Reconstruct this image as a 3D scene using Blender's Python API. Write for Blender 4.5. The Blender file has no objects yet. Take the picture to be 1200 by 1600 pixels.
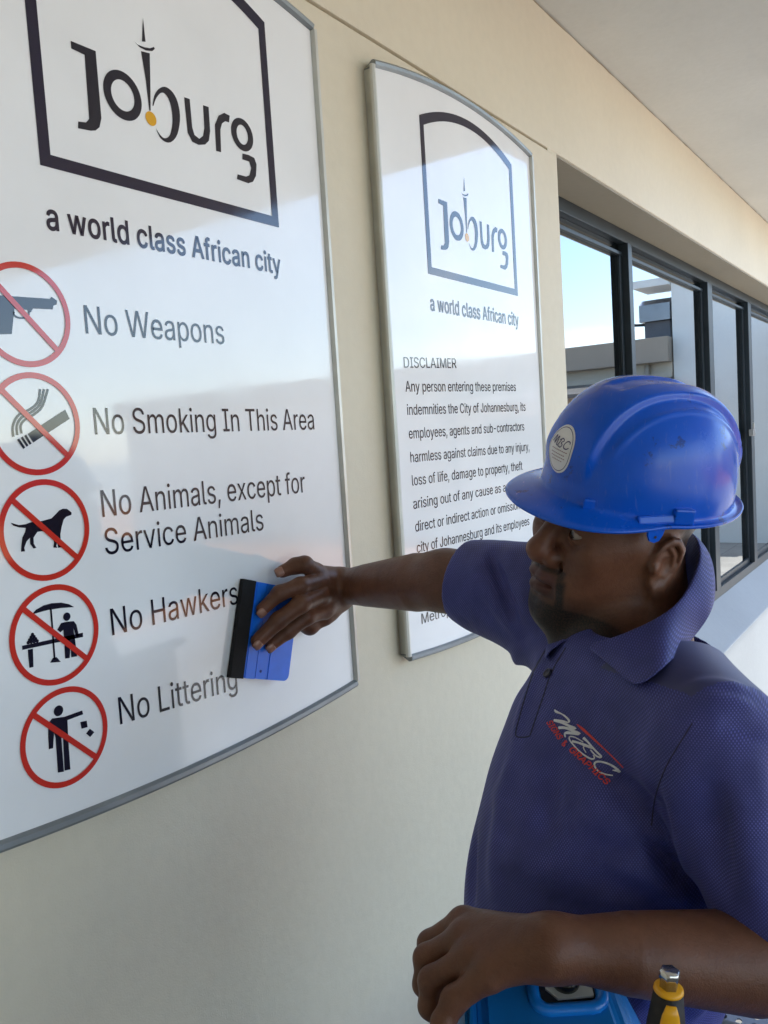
import bpy, bmesh, math, random
import numpy as np
from mathutils import Vector, Matrix
from mathutils.bvhtree import BVHTree
random.seed(4); np.random.seed(4)
C = bpy.context.scene.collection
scn = bpy.context.scene
rad = math.radians

# ------------------------------------------------------------------ camera
CAMZ, DW = 1.65, 0.90           # camera height, distance to the wall plane (y=0)
FPX = 1317.77                   # focal length in photo pixels (1200x1600)
def cam_axes(a, b, c):
    fwd = Vector((math.cos(a)*math.cos(b), math.sin(a)*math.cos(b), math.sin(b)))
    right = Vector((math.sin(a), -math.cos(a), 0)); up = right.cross(fwd)
    return right*math.cos(c)+up*math.sin(c), up*math.cos(c)-right*math.sin(c), fwd
RT, UP, FW = cam_axes(rad(34.4889), rad(-4.7056), rad(-3.6234))
CAM = Vector((0, -DW, CAMZ))
cd = bpy.data.cameras.new("camera"); cam = bpy.data.objects.new("camera", cd); C.objects.link(cam)
cam.matrix_world = Matrix(((RT.x, UP.x, -FW.x, CAM.x), (RT.y, UP.y, -FW.y, CAM.y), (RT.z, UP.z, -FW.z, CAM.z), (0, 0, 0, 1)))
cd.sensor_fit = 'VERTICAL'; cd.sensor_height = 24; cd.sensor_width = 18
cd.lens = FPX/1600*24; cd.clip_start = 0.02; cd.clip_end = 500
scn.camera = cam

# ------------------------------------------------------------------ world, sun, exposure
w = bpy.data.worlds.new("World"); scn.world = w; w.use_nodes = True
SUN = Vector((0.30, -0.26, 0.915)).normalized()
nt = w.node_tree; nt.nodes.clear()
sky = nt.nodes.new('ShaderNodeTexSky'); sky.sky_type = 'NISHITA'; sky.sun_disc = False
sky.sun_elevation = math.asin(SUN.z); sky.sun_rotation = math.atan2(SUN.x, SUN.y)
sky.air_density = 1.0; sky.dust_density = .4; sky.ozone_density = 1.6
bg = nt.nodes.new('ShaderNodeBackground'); bg.inputs[1].default_value = 0.13
out = nt.nodes.new('ShaderNodeOutputWorld')
tc = nt.nodes.new('ShaderNodeTexCoord'); mp = nt.nodes.new('ShaderNodeMapping'); mp.inputs['Scale'].default_value = (1, 1, 2.4)
nz = nt.nodes.new('ShaderNodeTexNoise'); nz.inputs['Scale'].default_value = 3.2; nz.inputs['Detail'].default_value = 7
rp = nt.nodes.new('ShaderNodeValToRGB'); rp.color_ramp.elements[0].position = .55; rp.color_ramp.elements[1].position = .76
mx = nt.nodes.new('ShaderNodeMix'); mx.data_type = 'RGBA'; mx.inputs[7].default_value = (7.5, 7.6, 7.8, 1)
L = nt.links.new
L(tc.outputs['Generated'], mp.inputs[0]); L(mp.outputs[0], nz.inputs[0]); L(nz.outputs[0], rp.inputs[0]); L(rp.outputs[0], mx.inputs[0])
L(sky.outputs[0], mx.inputs[6]); L(mx.outputs[2], bg.inputs[0]); L(bg.outputs[0], out.inputs[0])
sd = bpy.data.lights.new("sun", 'SUN'); so = bpy.data.objects.new("sun", sd); C.objects.link(so)
sd.energy = 2.0; sd.angle = rad(.5); sd.color = (1, .965, .91)
so.rotation_euler = SUN.to_track_quat('Z', 'Y').to_euler(); so.location = (0, -3, 8)
vs = scn.view_settings; vs.view_transform = 'Standard'; vs.look = 'None'; vs.exposure = 2.2; vs.gamma = 1; vs.use_curve_mapping = False
scn.cycles.max_bounces = 10; scn.cycles.diffuse_bounces = 6

# ------------------------------------------------------------------ helpers
def lin(r, g, b):
    f = lambda c: (c/255/12.92) if c/255 <= .04045 else ((c/255+.055)/1.055)**2.4
    return (f(r), f(g), f(b), 1)
def ray(px, py): return RT*(px-600) + UP*(800-py) + FW*FPX
def P(px, py, d): return CAM + ray(px, py)*(d/FPX)          # photo point + metres of depth -> place
def onwall(px, py, off=0.0):                                # photo point -> place on a plane off metres before the wall
    r = ray(px, py); return CAM + r*((DW-off)/r.y)
def tag(o, label=None, cat=None, group=None, kind=None):
    for k, v in (('label', label), ('category', cat), ('group', group), ('kind', kind)):
        if v: o[k] = v
    return o
def empty(name, loc=(0, 0, 0)):
    o = bpy.data.objects.new(name, None); o.location = loc; o.empty_display_size = .1; C.objects.link(o); return o
def link(name, me, mats, parent=None, smooth=False):
    o = bpy.data.objects.new(name, me); C.objects.link(o)
    for m in (mats if isinstance(mats, (list, tuple)) else [mats]): me.materials.append(m)
    if smooth: me.polygons.foreach_set('use_smooth', [True]*len(me.polygons))
    if parent:
        o.parent = parent
        p = parent; off = Vector((0, 0, 0))
        while p: off += p.location; p = p.parent
        o.location = -off       # meshes are written in world coordinates
    return o
FLAT = ('lettering', 'tagline', 'pictogram', 'red_ring', 'logo_frame', 'logo_lettering', 'logo_dot')   # printed on the signs: they face out
def bm_obj(name, bm, mats, parent=None, smooth=False):
    bmesh.ops.recalc_face_normals(bm, faces=bm.faces[:])
    if name in FLAT:
        for f in bm.faces:
            if f.normal.y > 0: f.normal_flip()
    me = bpy.data.meshes.new(name); bm.to_mesh(me); bm.free(); return link(name, me, mats, parent, smooth)
def box(bm, lo, hi, bev=0.0, mi=0):
    vs_ = [bm.verts.new((x, y, z)) for x in (lo[0], hi[0]) for y in (lo[1], hi[1]) for z in (lo[2], hi[2])]
    fs = [bm.faces.new([vs_[i] for i in q]) for q in ((0, 1, 3, 2), (4, 6, 7, 5), (0, 4, 5, 1), (2, 3, 7, 6), (0, 2, 6, 4), (1, 5, 7, 3))]
    for f in fs: f.material_index = mi
    if bev:
        es = list({e for f in fs for e in f.edges})
        r = bmesh.ops.bevel(bm, geom=es, offset=bev, segments=2, affect='EDGES', profile=.6)
        for f in r['faces']: f.material_index = mi
def prism(bm, pts, vec, mi=0):
    """flat outline (3D points) pushed along vec"""
    vec = Vector(vec); a = [bm.verts.new(p) for p in pts]; b = [bm.verts.new(Vector(p)+vec) for p in pts]
    fs = [bm.faces.new(a), bm.faces.new(b[::-1])]
    n = len(a)
    for i in range(n): fs.append(bm.faces.new((a[i], b[i], b[(i+1) % n], a[(i+1) % n])))
    for f in fs: f.material_index = mi
    return fs
def tube(bm, pts, r, n=8, mi=0, caps=True, closed=False):
    pts = [Vector(p) for p in pts]; rs = r if isinstance(r, (list, tuple)) else [r]*len(pts)
    rings = []; ref = Vector((0.31, 0.2, .93))
    for i, p in enumerate(pts):
        a = pts[(i-1) % len(pts)] if (closed or i > 0) else p; b = pts[(i+1) % len(pts)] if (closed or i < len(pts)-1) else p
        t = (b-a).normalized(); x = t.cross(ref)
        if x.length < 1e-3: x = t.cross(Vector((1, 0, 0)))
        x.normalize(); y = t.cross(x)
        rings.append([bm.verts.new(p+(x*math.cos(2*math.pi*k/n)+y*math.sin(2*math.pi*k/n))*rs[i]) for k in range(n)])
    m = len(rings)
    for i in range(m if closed else m-1):
        A, B = rings[i], rings[(i+1) % m]
        for k in range(n):
            f = bm.faces.new((A[k], A[(k+1) % n], B[(k+1) % n], B[k])); f.material_index = mi; f.smooth = True
    if caps and not closed:
        for R_ in (rings[0][::-1], rings[-1]):
            f = bm.faces.new(R_); f.material_index = mi
def spline(pts, n):
    P_ = np.array([list(p) for p in pts], float); m = len(P_); out_ = []
    for s in np.linspace(0, m-1, n):
        i = min(int(s), m-2); t = s-i
        p0 = P_[max(i-1, 0)]; p1 = P_[i]; p2 = P_[i+1]; p3 = P_[min(i+2, m-1)]
        out_.append(.5*((2*p1)+(-p0+p2)*t+(2*p0-5*p1+4*p2-p3)*t*t+(-p0+3*p1-3*p2+p3)*t**3))
    return np.array(out_)

# ------------------------------------------------------------------ materials
class NT:
    def __init__(s, name):
        s.m = bpy.data.materials.new(name); s.m.use_nodes = True; s.t = s.m.node_tree; s.t.nodes.clear()
        s.out = s.n('ShaderNodeOutputMaterial'); s.b = s.n('ShaderNodeBsdfPrincipled'); s.l(s.b.outputs[0], s.out.inputs[0])
    def n(s, t, **k):
        o = s.t.nodes.new(t)
        for a, v in k.items(): setattr(o, a, v)
        return o
    def l(s, a, b): s.t.links.new(a, b)
    def set(s, **k):
        for a, v in k.items(): s.b.inputs[a.replace('_', ' ')].default_value = v
        return s
    def coord(s, scale=(1, 1, 1), rot=(0, 0, 0)):
        t = s.n('ShaderNodeTexCoord'); m = s.n('ShaderNodeMapping'); m.inputs['Scale'].default_value = scale; m.inputs['Rotation'].default_value = rot
        s.l(t.outputs['Object'], m.inputs[0]); return m.outputs[0]
    def noise(s, scale, detail=4, rough=.55, co=None):
        o = s.n('ShaderNodeTexNoise'); o.inputs['Scale'].default_value = scale; o.inputs['Detail'].default_value = detail; o.inputs['Roughness'].default_value = rough
        s.l(co or s.coord(), o.inputs['Vector']); return o.outputs[0]
    def ramp(s, fac, a, b, p0=.3, p1=.7):
        o = s.n('ShaderNodeValToRGB'); e = o.color_ramp.elements; e[0].position = p0; e[1].position = p1; e[0].color = a; e[1].color = b
        s.l(fac, o.inputs[0]); return o.outputs[0]
    def mix(s, fac, a, b, mode='MIX'):
        o = s.n('ShaderNodeMix', data_type='RGBA', blend_type=mode)
        for v, i in ((fac, 0), (a, 6), (b, 7)):
            if hasattr(v, 'links'): s.l(v, o.inputs[i])
            else: o.inputs[i].default_value = v
        return o.outputs[2]
    def math(s, op, a, b=0.0):
        o = s.n('ShaderNodeMath', operation=op)
        for v, i in ((a, 0), (b, 1)):
            if hasattr(v, 'links'): s.l(v, o.inputs[i])
            else: o.inputs[i].default_value = v
        return o.outputs[0]
    def color(s, c): s.l(c, s.b.inputs['Base Color']); return s
    def bump(s, h, strength=.3, dist=.002):
        o = s.n('ShaderNodeBump'); o.inputs['Strength'].default_value = strength; o.inputs['Distance'].default_value = dist
        s.l(h, o.inputs['Height']); s.l(o.outputs[0], s.b.inputs['Normal']); return s
def plain(name, c, rough=.5, **k):
    m = NT(name).set(Base_Color=c, Roughness=rough, **k)
    return m.m
def scaled(c, k): return (c[0]*k, c[1]*k, c[2]*k, 1)
def varied(name, c, rough=.6, scale=6, amt=.15, bump=.2, bscale=120, bdist=.001, **k):
    m = NT(name).set(Roughness=rough, **k)
    n1 = m.noise(scale, 6); m.color(m.ramp(n1, scaled(c, 1-amt), scaled(c, 1+amt)))
    if bump: m.bump(m.noise(bscale, 3), bump, bdist)
    return m.m

def plaster(name, c, amt=.07):
    m = NT(name).set(Roughness=.62, Specular_IOR_Level=.35)
    n1 = m.noise(1.7, 5); n2 = m.noise(38, 4); n3 = m.noise(7, 8, .7)
    base = m.ramp(n1, scaled(c, 1-amt), scaled(c, 1+amt))
    base = m.mix(.35, base, m.ramp(n2, scaled(c, .93), scaled(c, 1.05)))
    dirt = m.ramp(n3, (.0, .0, .0, 1), (1, 1, 1, 1), .63, .80)
    base = m.mix(m.math('MULTIPLY', dirt, .26), base, scaled(c, .72))
    m.color(base)
    h = m.math('ADD', m.math('MULTIPLY', m.noise(420, 3), .5), m.noise(46, 5))
    m.bump(h, .33, .0022); return m.m
M = {}
M['wall'] = plaster('cream_plaster', (.64, .58, .445, 1))
M['soffit'] = plaster('soffit_plaster', (.56, .55, .50, 1), .1)
M['sill'] = plaster('sill_plaster', (.30, .31, .305, 1))
M['alu'] = varied('window_aluminium', (.020, .029, .036, 1), .38, 9, .2, .08, 300, .0006, Metallic=.2)
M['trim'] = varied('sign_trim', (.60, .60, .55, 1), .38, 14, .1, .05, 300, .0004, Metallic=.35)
M['trim_dark'] = varied('sign_trim_dark', (.23, .25, .255, 1), .42, 14, .15, .05, 300, .0004, Metallic=.35)  # darker grey trim for the top and bottom edges
GL = dict(Specular_IOR_Level=.0, Coat_Weight=1.0, Coat_Roughness=.025, Coat_IOR=1.6)
def vinyl(name, c, **k):
    m = NT(name).set(Roughness=.35, **GL)
    m.color(m.ramp(m.noise(5, 5), scaled(c, .95), scaled(c, 1.03)))
    b = m.n('ShaderNodeBump'); b.inputs['Strength'].default_value = .05; b.inputs['Distance'].default_value = .004
    m.l(m.noise(5.5, 2), b.inputs['Height']); m.l(b.outputs[0], m.b.inputs['Coat Normal'])
    rr = m.ramp(m.noise(9, 7, .7), (.035, .035, .035, 1), (.13, .13, .13, 1), .4, .75); m.l(rr, m.b.inputs['Coat Roughness'])
    return m.m
M['panel'] = vinyl('sign_white', (.80, .81, .805, 1))
M['ink'] = vinyl('ink_dark', (.012, .011, .02, 1))
M['navy'] = vinyl('ink_navy', (.013, .010, .030, 1))
M['red'] = vinyl('ink_red', (.55, .035, .022, 1))
M['gold'] = vinyl('ink_gold', (.70, .36, .02, 1))

# ------------------------------------------------------------------ ground and surroundings
def sheet(name, x0, x1, y0, y1, z, m, kind='structure'):
    bm = bmesh.new(); vs_ = [bm.verts.new(p) for p in ((x0, y0, z), (x1, y0, z), (x1, y1, z), (x0, y1, z))]; bm.faces.new(vs_)
    o = bm_obj(name, bm, m); o['kind'] = kind; return o
def paving(name, c, sx, sy, gap=(.14, .13, .12, 1)):
    m = NT(name).set(Roughness=.85)
    b = m.n('ShaderNodeTexBrick'); b.inputs['Scale'].default_value = 1; b.inputs['Mortar Size'].default_value = .006
    b.inputs['Brick Width'].default_value = sx; b.inputs['Row Height'].default_value = sy
    b.inputs['Color1'].default_value = scaled(c, .88); b.inputs['Color2'].default_value = scaled(c, 1.1); b.inputs['Mortar'].default_value = gap
    m.l(m.coord(), b.inputs['Vector'])
    m.color(m.mix(.5, b.outputs[0], m.ramp(m.noise(3, 8), scaled(c, .75), scaled(c, 1.15)), 'MIX')); m.bump(m.noise(90, 4), .3, .003); return m.m
sheet('ground', -300, 300, -300, 300, 0, varied('dry_ground', (.44, .42, .37, 1), .9, .4, .25, .4, 20, .01))
sheet('pavement', -8, 11.9, -5.6, 0, .004, paving('concrete_paving', (.42, .40, .36, 1), .4, .4))
sheet('bounce_cut_floor', -3, 2.95, -4.6, 0, .008, paving('bounce_cut_tiles', (.15, .145, .135, 1), .3, .3))  # unseen dark floor, added to cut light bounced onto the wall
sheet('tint_clay_paving', 3.3, 19, -24, -5.7, .008, paving('tint_clay_bricks', (.62, .21, .04, 1), .21, .105, (.30, .2, .12, 1)))  # unseen clay patch, added to tint the reflection in the near sign

# main building: wall with a long window, roof slab and a porch canopy added for shade
bld = empty('office_building', (2.2, .15, 0))
tag(bld, 'cream plastered office building with a long dark framed window, under a deep roof soffit', 'building')
ZS = CAMZ+1.111                 # soffit
ZG = CAMZ+.7485                 # groove and lintel line
WX0, WX1 = 2.247, 8.6
bm = bmesh.new()
box(bm, (-4, 0, ZG+.0028), (12, .30, ZS-.001), .004)                 # above the groove / lintel
box(bm, (-4, 0, .0), (WX0, .30, ZG-.0028), .005)                     # left of window
box(bm, (WX1, 0, .0), (12, .30, ZG-.0028), .005)
box(bm, (WX0-.06, .002, ZG-.004), (WX0+.0, .29, ZG+.004))            # groove stops short of the window
box(bm, (-4, .012, ZG-.01), (WX0-.03, .29, ZG+.01))                  # back of the groove
ZSI, ZSO = CAMZ-.922, CAMZ-1.063                                     # sloping sill
o = bm_obj('wall', bm, M['wall'], bld)
bm = bmesh.new()
prism(bm, [(WX0, 0, .0), (WX0, .30, .0), (WX0, .30, ZSI), (WX0, .150, ZSI), (WX0, .012, ZSO+.011), (WX0, .0, ZSO)], (WX1-WX0, 0, 0))
bm_obj('sill_wall', bm, M['sill'], bld)
bm = bmesh.new()
prism(bm, [(-4, -4.6, ZS), (3.05, -4.6, ZS), (3.05, -.62, ZS), (13, -.62, ZS), (13, 4.5, ZS), (-4, 4.5, ZS)], (0, 0, .28))  # deep porch part is unseen, added to shade the worker and steer light
bm_obj('roof_slab', bm, M['soffit'], bld)
for cx_ in (-2.6, 2.75):
    bm = bmesh.new(); box(bm, (cx_-.15, -4.45, .0), (cx_+.15, -4.15, ZS-.002), .01); bm_obj('porch_column', bm, M['wall'], bld)
bm = bmesh.new(); box(bm, (-3.2, -4.1, .0), (-3.0, -.004, ZS-.002), .005); bm_obj('added_end_wall', bm, M['wall'], bld)  # unseen end wall, added to block light from the left
bm = bmesh.new(); box(bm, (WX0-.0, .004, ZG-.004), (WX1, .148, ZG+.0026)); bm_obj('lintel', bm, plaster('lintel_shade_tone', (.27, .235, .17, 1)), bld)  # shade under the top of the opening is put into this darker tone
bm = bmesh.new()                                                      # fine plaster crack between wall and soffit
pts = [(-3+i*.05, -.0008, ZS-.0035+random.uniform(-.0015, .0012)) for i in range(290)]
tube(bm, pts, [random.choice((.0003, .0006, .0011, .0016)) for _ in pts], 5)
bm_obj('plaster_crack', bm, plain('crack_shadow', (.33, .27, .18, 1), .9), bld)
bm = bmesh.new()                                                      # room behind the window
box(bm, (WX0-.3, 4.2, 0), (9, 4.3, ZS-.002)); box(bm, (WX0-.4, .302, 0), (WX0-.3, 4.2, ZS-.002)); box(bm, (9, .302, 0), (9.1, 4.2, ZS-.002))
box(bm, (WX0-.3, .302, -.05), (9, 4.2, .02))
bm_obj('room_walls', bm, varied('room_paint', (.35, .33, .30, 1), .8, 3, .1, 0), bld)

# window
GY = .165
def pane_mat():
    m = NT('reflective_glass'); m.t.nodes.remove(m.b)
    g = m.n('ShaderNodeBsdfGlossy'); g.inputs['Roughness'].default_value = .004; g.inputs['Color'].default_value = (.93, .97, 1, 1)
    t = m.n('ShaderNodeBsdfTransparent'); t.inputs['Color'].default_value = (.18, .21, .22, 1)
    f = m.n('ShaderNodeFresnel'); f.inputs['IOR'].default_value = 1.9
    k = m.n('ShaderNodeMath', operation='MULTIPLY_ADD'); k.inputs[1].default_value = .7; k.inputs[2].default_value = .20; k.use_clamp = True
    b = m.n('ShaderNodeBump'); b.inputs['Strength'].default_value = .012; b.inputs['Distance'].default_value = .01
    m.l(m.noise(2.2, 1), b.inputs['Height']); m.l(b.outputs[0], g.inputs['Normal'])
    x = m.n('ShaderNodeMixShader'); m.l(f.outputs[0], k.inputs[0]); m.l(k.outputs[0], x.inputs[0]); m.l(t.outputs[0], x.inputs[1]); m.l(g.outputs[0], x.inputs[2]); m.l(x.outputs[0], m.out.inputs[0])
    return m.m
win = empty('window', (WX0, .15, ZSI)); win.parent = bld; win.location = Vector((WX0, .15, ZSI))-bld.location
M['glass'] = pane_mat()
def bar(lo, hi): 
    bm = bmesh.new(); box(bm, lo, hi, .003); return bm
zt, zb = ZG-.003, ZSI
bm = bar((WX0+.001, .148, zt-.046), (WX1, .205, zt)); box(bm, (WX0+.001, .148, zb), (WX1, .205, zb+.05), .003)
box(bm, (WX0+.001, .15, zb+.05), (WX0+.05, .203, zt-.046), .003); box(bm, (WX1-.05, .15, zb+.05), (WX1-.001, .203, zt-.046), .003)
bm_obj('window_frame', bm, M['alu'], win)
mull = [3.33, 4.62, 5.60, 6.8, 7.8]
xs = [WX0+.05]
for i, mxx in enumerate(mull):
    wd = (.065, .12, .12, .07, .07)[i]
    bm = bar((mxx-wd, .14, zb+.05), (mxx-wd*.45, .20, zt-.046)); box(bm, (mxx-wd*.43, .146, zb+.05), (mxx, .20, zt-.046), .003)
    bm_obj('mullion', bm, M['alu'], win); xs.append(mxx)
xs.append(WX1-.05)
for i in range(len(xs)-1):
    a = xs[i]; b = xs[i+1]-((.065, .12, .12, .07, .07, 0)[i])
    bm = bmesh.new(); s_ = .022
    for lo, hi in (((a, .164, zt-.092), (b, .19, zt-.078)), ((a, .168, zb+.05), (b, .19, zb+.08)), ((a, .168, zb+.08), (a+s_, .19, zt-.092)), ((b-s_, .168, zb+.08), (b, .19, zt-.092))): box(bm, lo, hi, .002)
    sash = bm_obj('sash', bm, M['alu'], win)
    bm = bmesh.new(); box(bm, (a+.004, .176, zb+.055), (b-.004, .181, zt-.048)); bm_obj('pane', bm, M['glass'], sash)
bm = bmesh.new(); box(bm, (5.40, .112, CAMZ-.10), (5.46, .139, CAMZ-.06), .004); box(bm, (5.42, .112, CAMZ-.10), (5.44, .125, CAMZ-.02), .004)
bm_obj('handle', bm, varied('handle_metal', (.4, .4, .38, 1), .35, 20, .1, 0, Metallic=.6), win)

# wing opposite, seen in the window glass
wing = empty('side_wing', (12.3, -8, 0)); tag(wing, 'pale side wing with a flat parapet, mirrored in the window panes', 'building')
bm = bmesh.new(); box(bm, (12, -14, 0), (16, -2.02, CAMZ+.86)); box(bm, (11.96, -14, CAMZ+.60), (12, -2.02, CAMZ+.72), .004)
bm_obj('wall', bm, plaster('wing_paint', (.62, .57, .47, 1)), wing)
bm = bmesh.new(); box(bm, (11.82, -14.2, CAMZ+.86), (16.1, -2.02, CAMZ+1.2), .01); bm_obj('parapet', bm, plaster('parapet_beige', (.40, .35, .28, 1)), wing)
bm = bmesh.new(); box(bm, (12, -2.0, 0), (16, 2.2, CAMZ+3.2)); box(bm, (11.9, -2.5, CAMZ+1.9), (12.6, -2.01, CAMZ+2.0))
bm_obj('stair_block', bm, plaster('white_paint', (.78, .80, .78, 1)), wing)
bm = bmesh.new(); prism(bm, [(12, -6, CAMZ+.66), (12, -6, CAMZ+.60), (11.0, -6, CAMZ+.44), (11.0, -6, CAMZ+.49)], (0, 3.98, 0)); bm_obj('lean_to_roof', bm, varied('roof_sheet', (.16, .15, .14, 1), .5, 5, .2, .1), wing)
for yy in (-5.4, -3.25):
    bm = bmesh.new(); tube(bm, [(11.1, yy, 0), (11.1, yy, CAMZ+.46)], .035, 10); bm_obj('post', bm, M['alu'], wing)
for yy in (-5.3, -3.9):
    bm = bmesh.new(); box(bm, (11.985, yy, 1.0), (12.0, yy+1.1, 1.9)); f_ = bm_obj('window', bm, M['alu'], wing)
    bm = bmesh.new(); box(bm, (11.975, yy+.06, 1.06), (11.984, yy+1.04, 1.84)); bm_obj('pane', bm, plain('dark_pane', (.01, .012, .014, 1), .05), f_)
bm = bmesh.new(); tube(bm, [(11.95, -2.35, 0), (11.95, -2.35, CAMZ+.86)], .04, 10); bm_obj('downpipe', bm, varied('pipe_paint', (.5, .46, .38, 1), .5), wing)
ac = empty('roof_vent', (12.3, -2.5, CAMZ+1.2)); tag(ac, 'shiny steel hooded vent on the flat roof, mirrored in the second window pane', 'roof vent')
steel = varied('galvanised_steel', (.22, .24, .28, 1), .25, 8, .1, .05, 40, .002, Metallic=.85)
bm = bmesh.new(); prism(bm, [(12.05, -2.47, CAMZ+1.45), (12.05, -2.47, CAMZ+1.68), (12.2, -2.47, CAMZ+1.76), (12.6, -2.47, CAMZ+1.76), (12.6, -2.47, CAMZ+1.45)], (0, .43, 0)); bm_obj('hood', bm, steel, ac)
bm = bmesh.new(); box(bm, (12.12, -2.42, CAMZ+1.2), (12.55, -2.06, CAMZ+1.45), .01); bm_obj('duct', bm, varied('duct_grey', (.10, .11, .13, 1), .5, 8, .1, 0), ac)
bm = bmesh.new(); tube(bm, [(12.0, -2.56, CAMZ+1.4), (12.0, -2.56, CAMZ+1.66)], .02); tube(bm, [(12.0, -2.56, CAMZ+1.42), (12.3, -2.3, CAMZ+1.42)], .02); bm_obj('bracket', bm, M['alu'], ac)
pw = bmesh.new(); box(pw, (-2.9, -2.75, 0), (3.0, -2.6, .64), .008); box(pw, (-2.95, -2.79, .64), (3.04, -2.56, .69), .006)  # unseen low wall, added to keep low light off the building
tag(bm_obj('added_low_wall', pw, plaster('added_low_wall_paint', (.42, .42, .40, 1))), 'unseen low plastered wall, added along the porch to block low light', 'wall')
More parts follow.
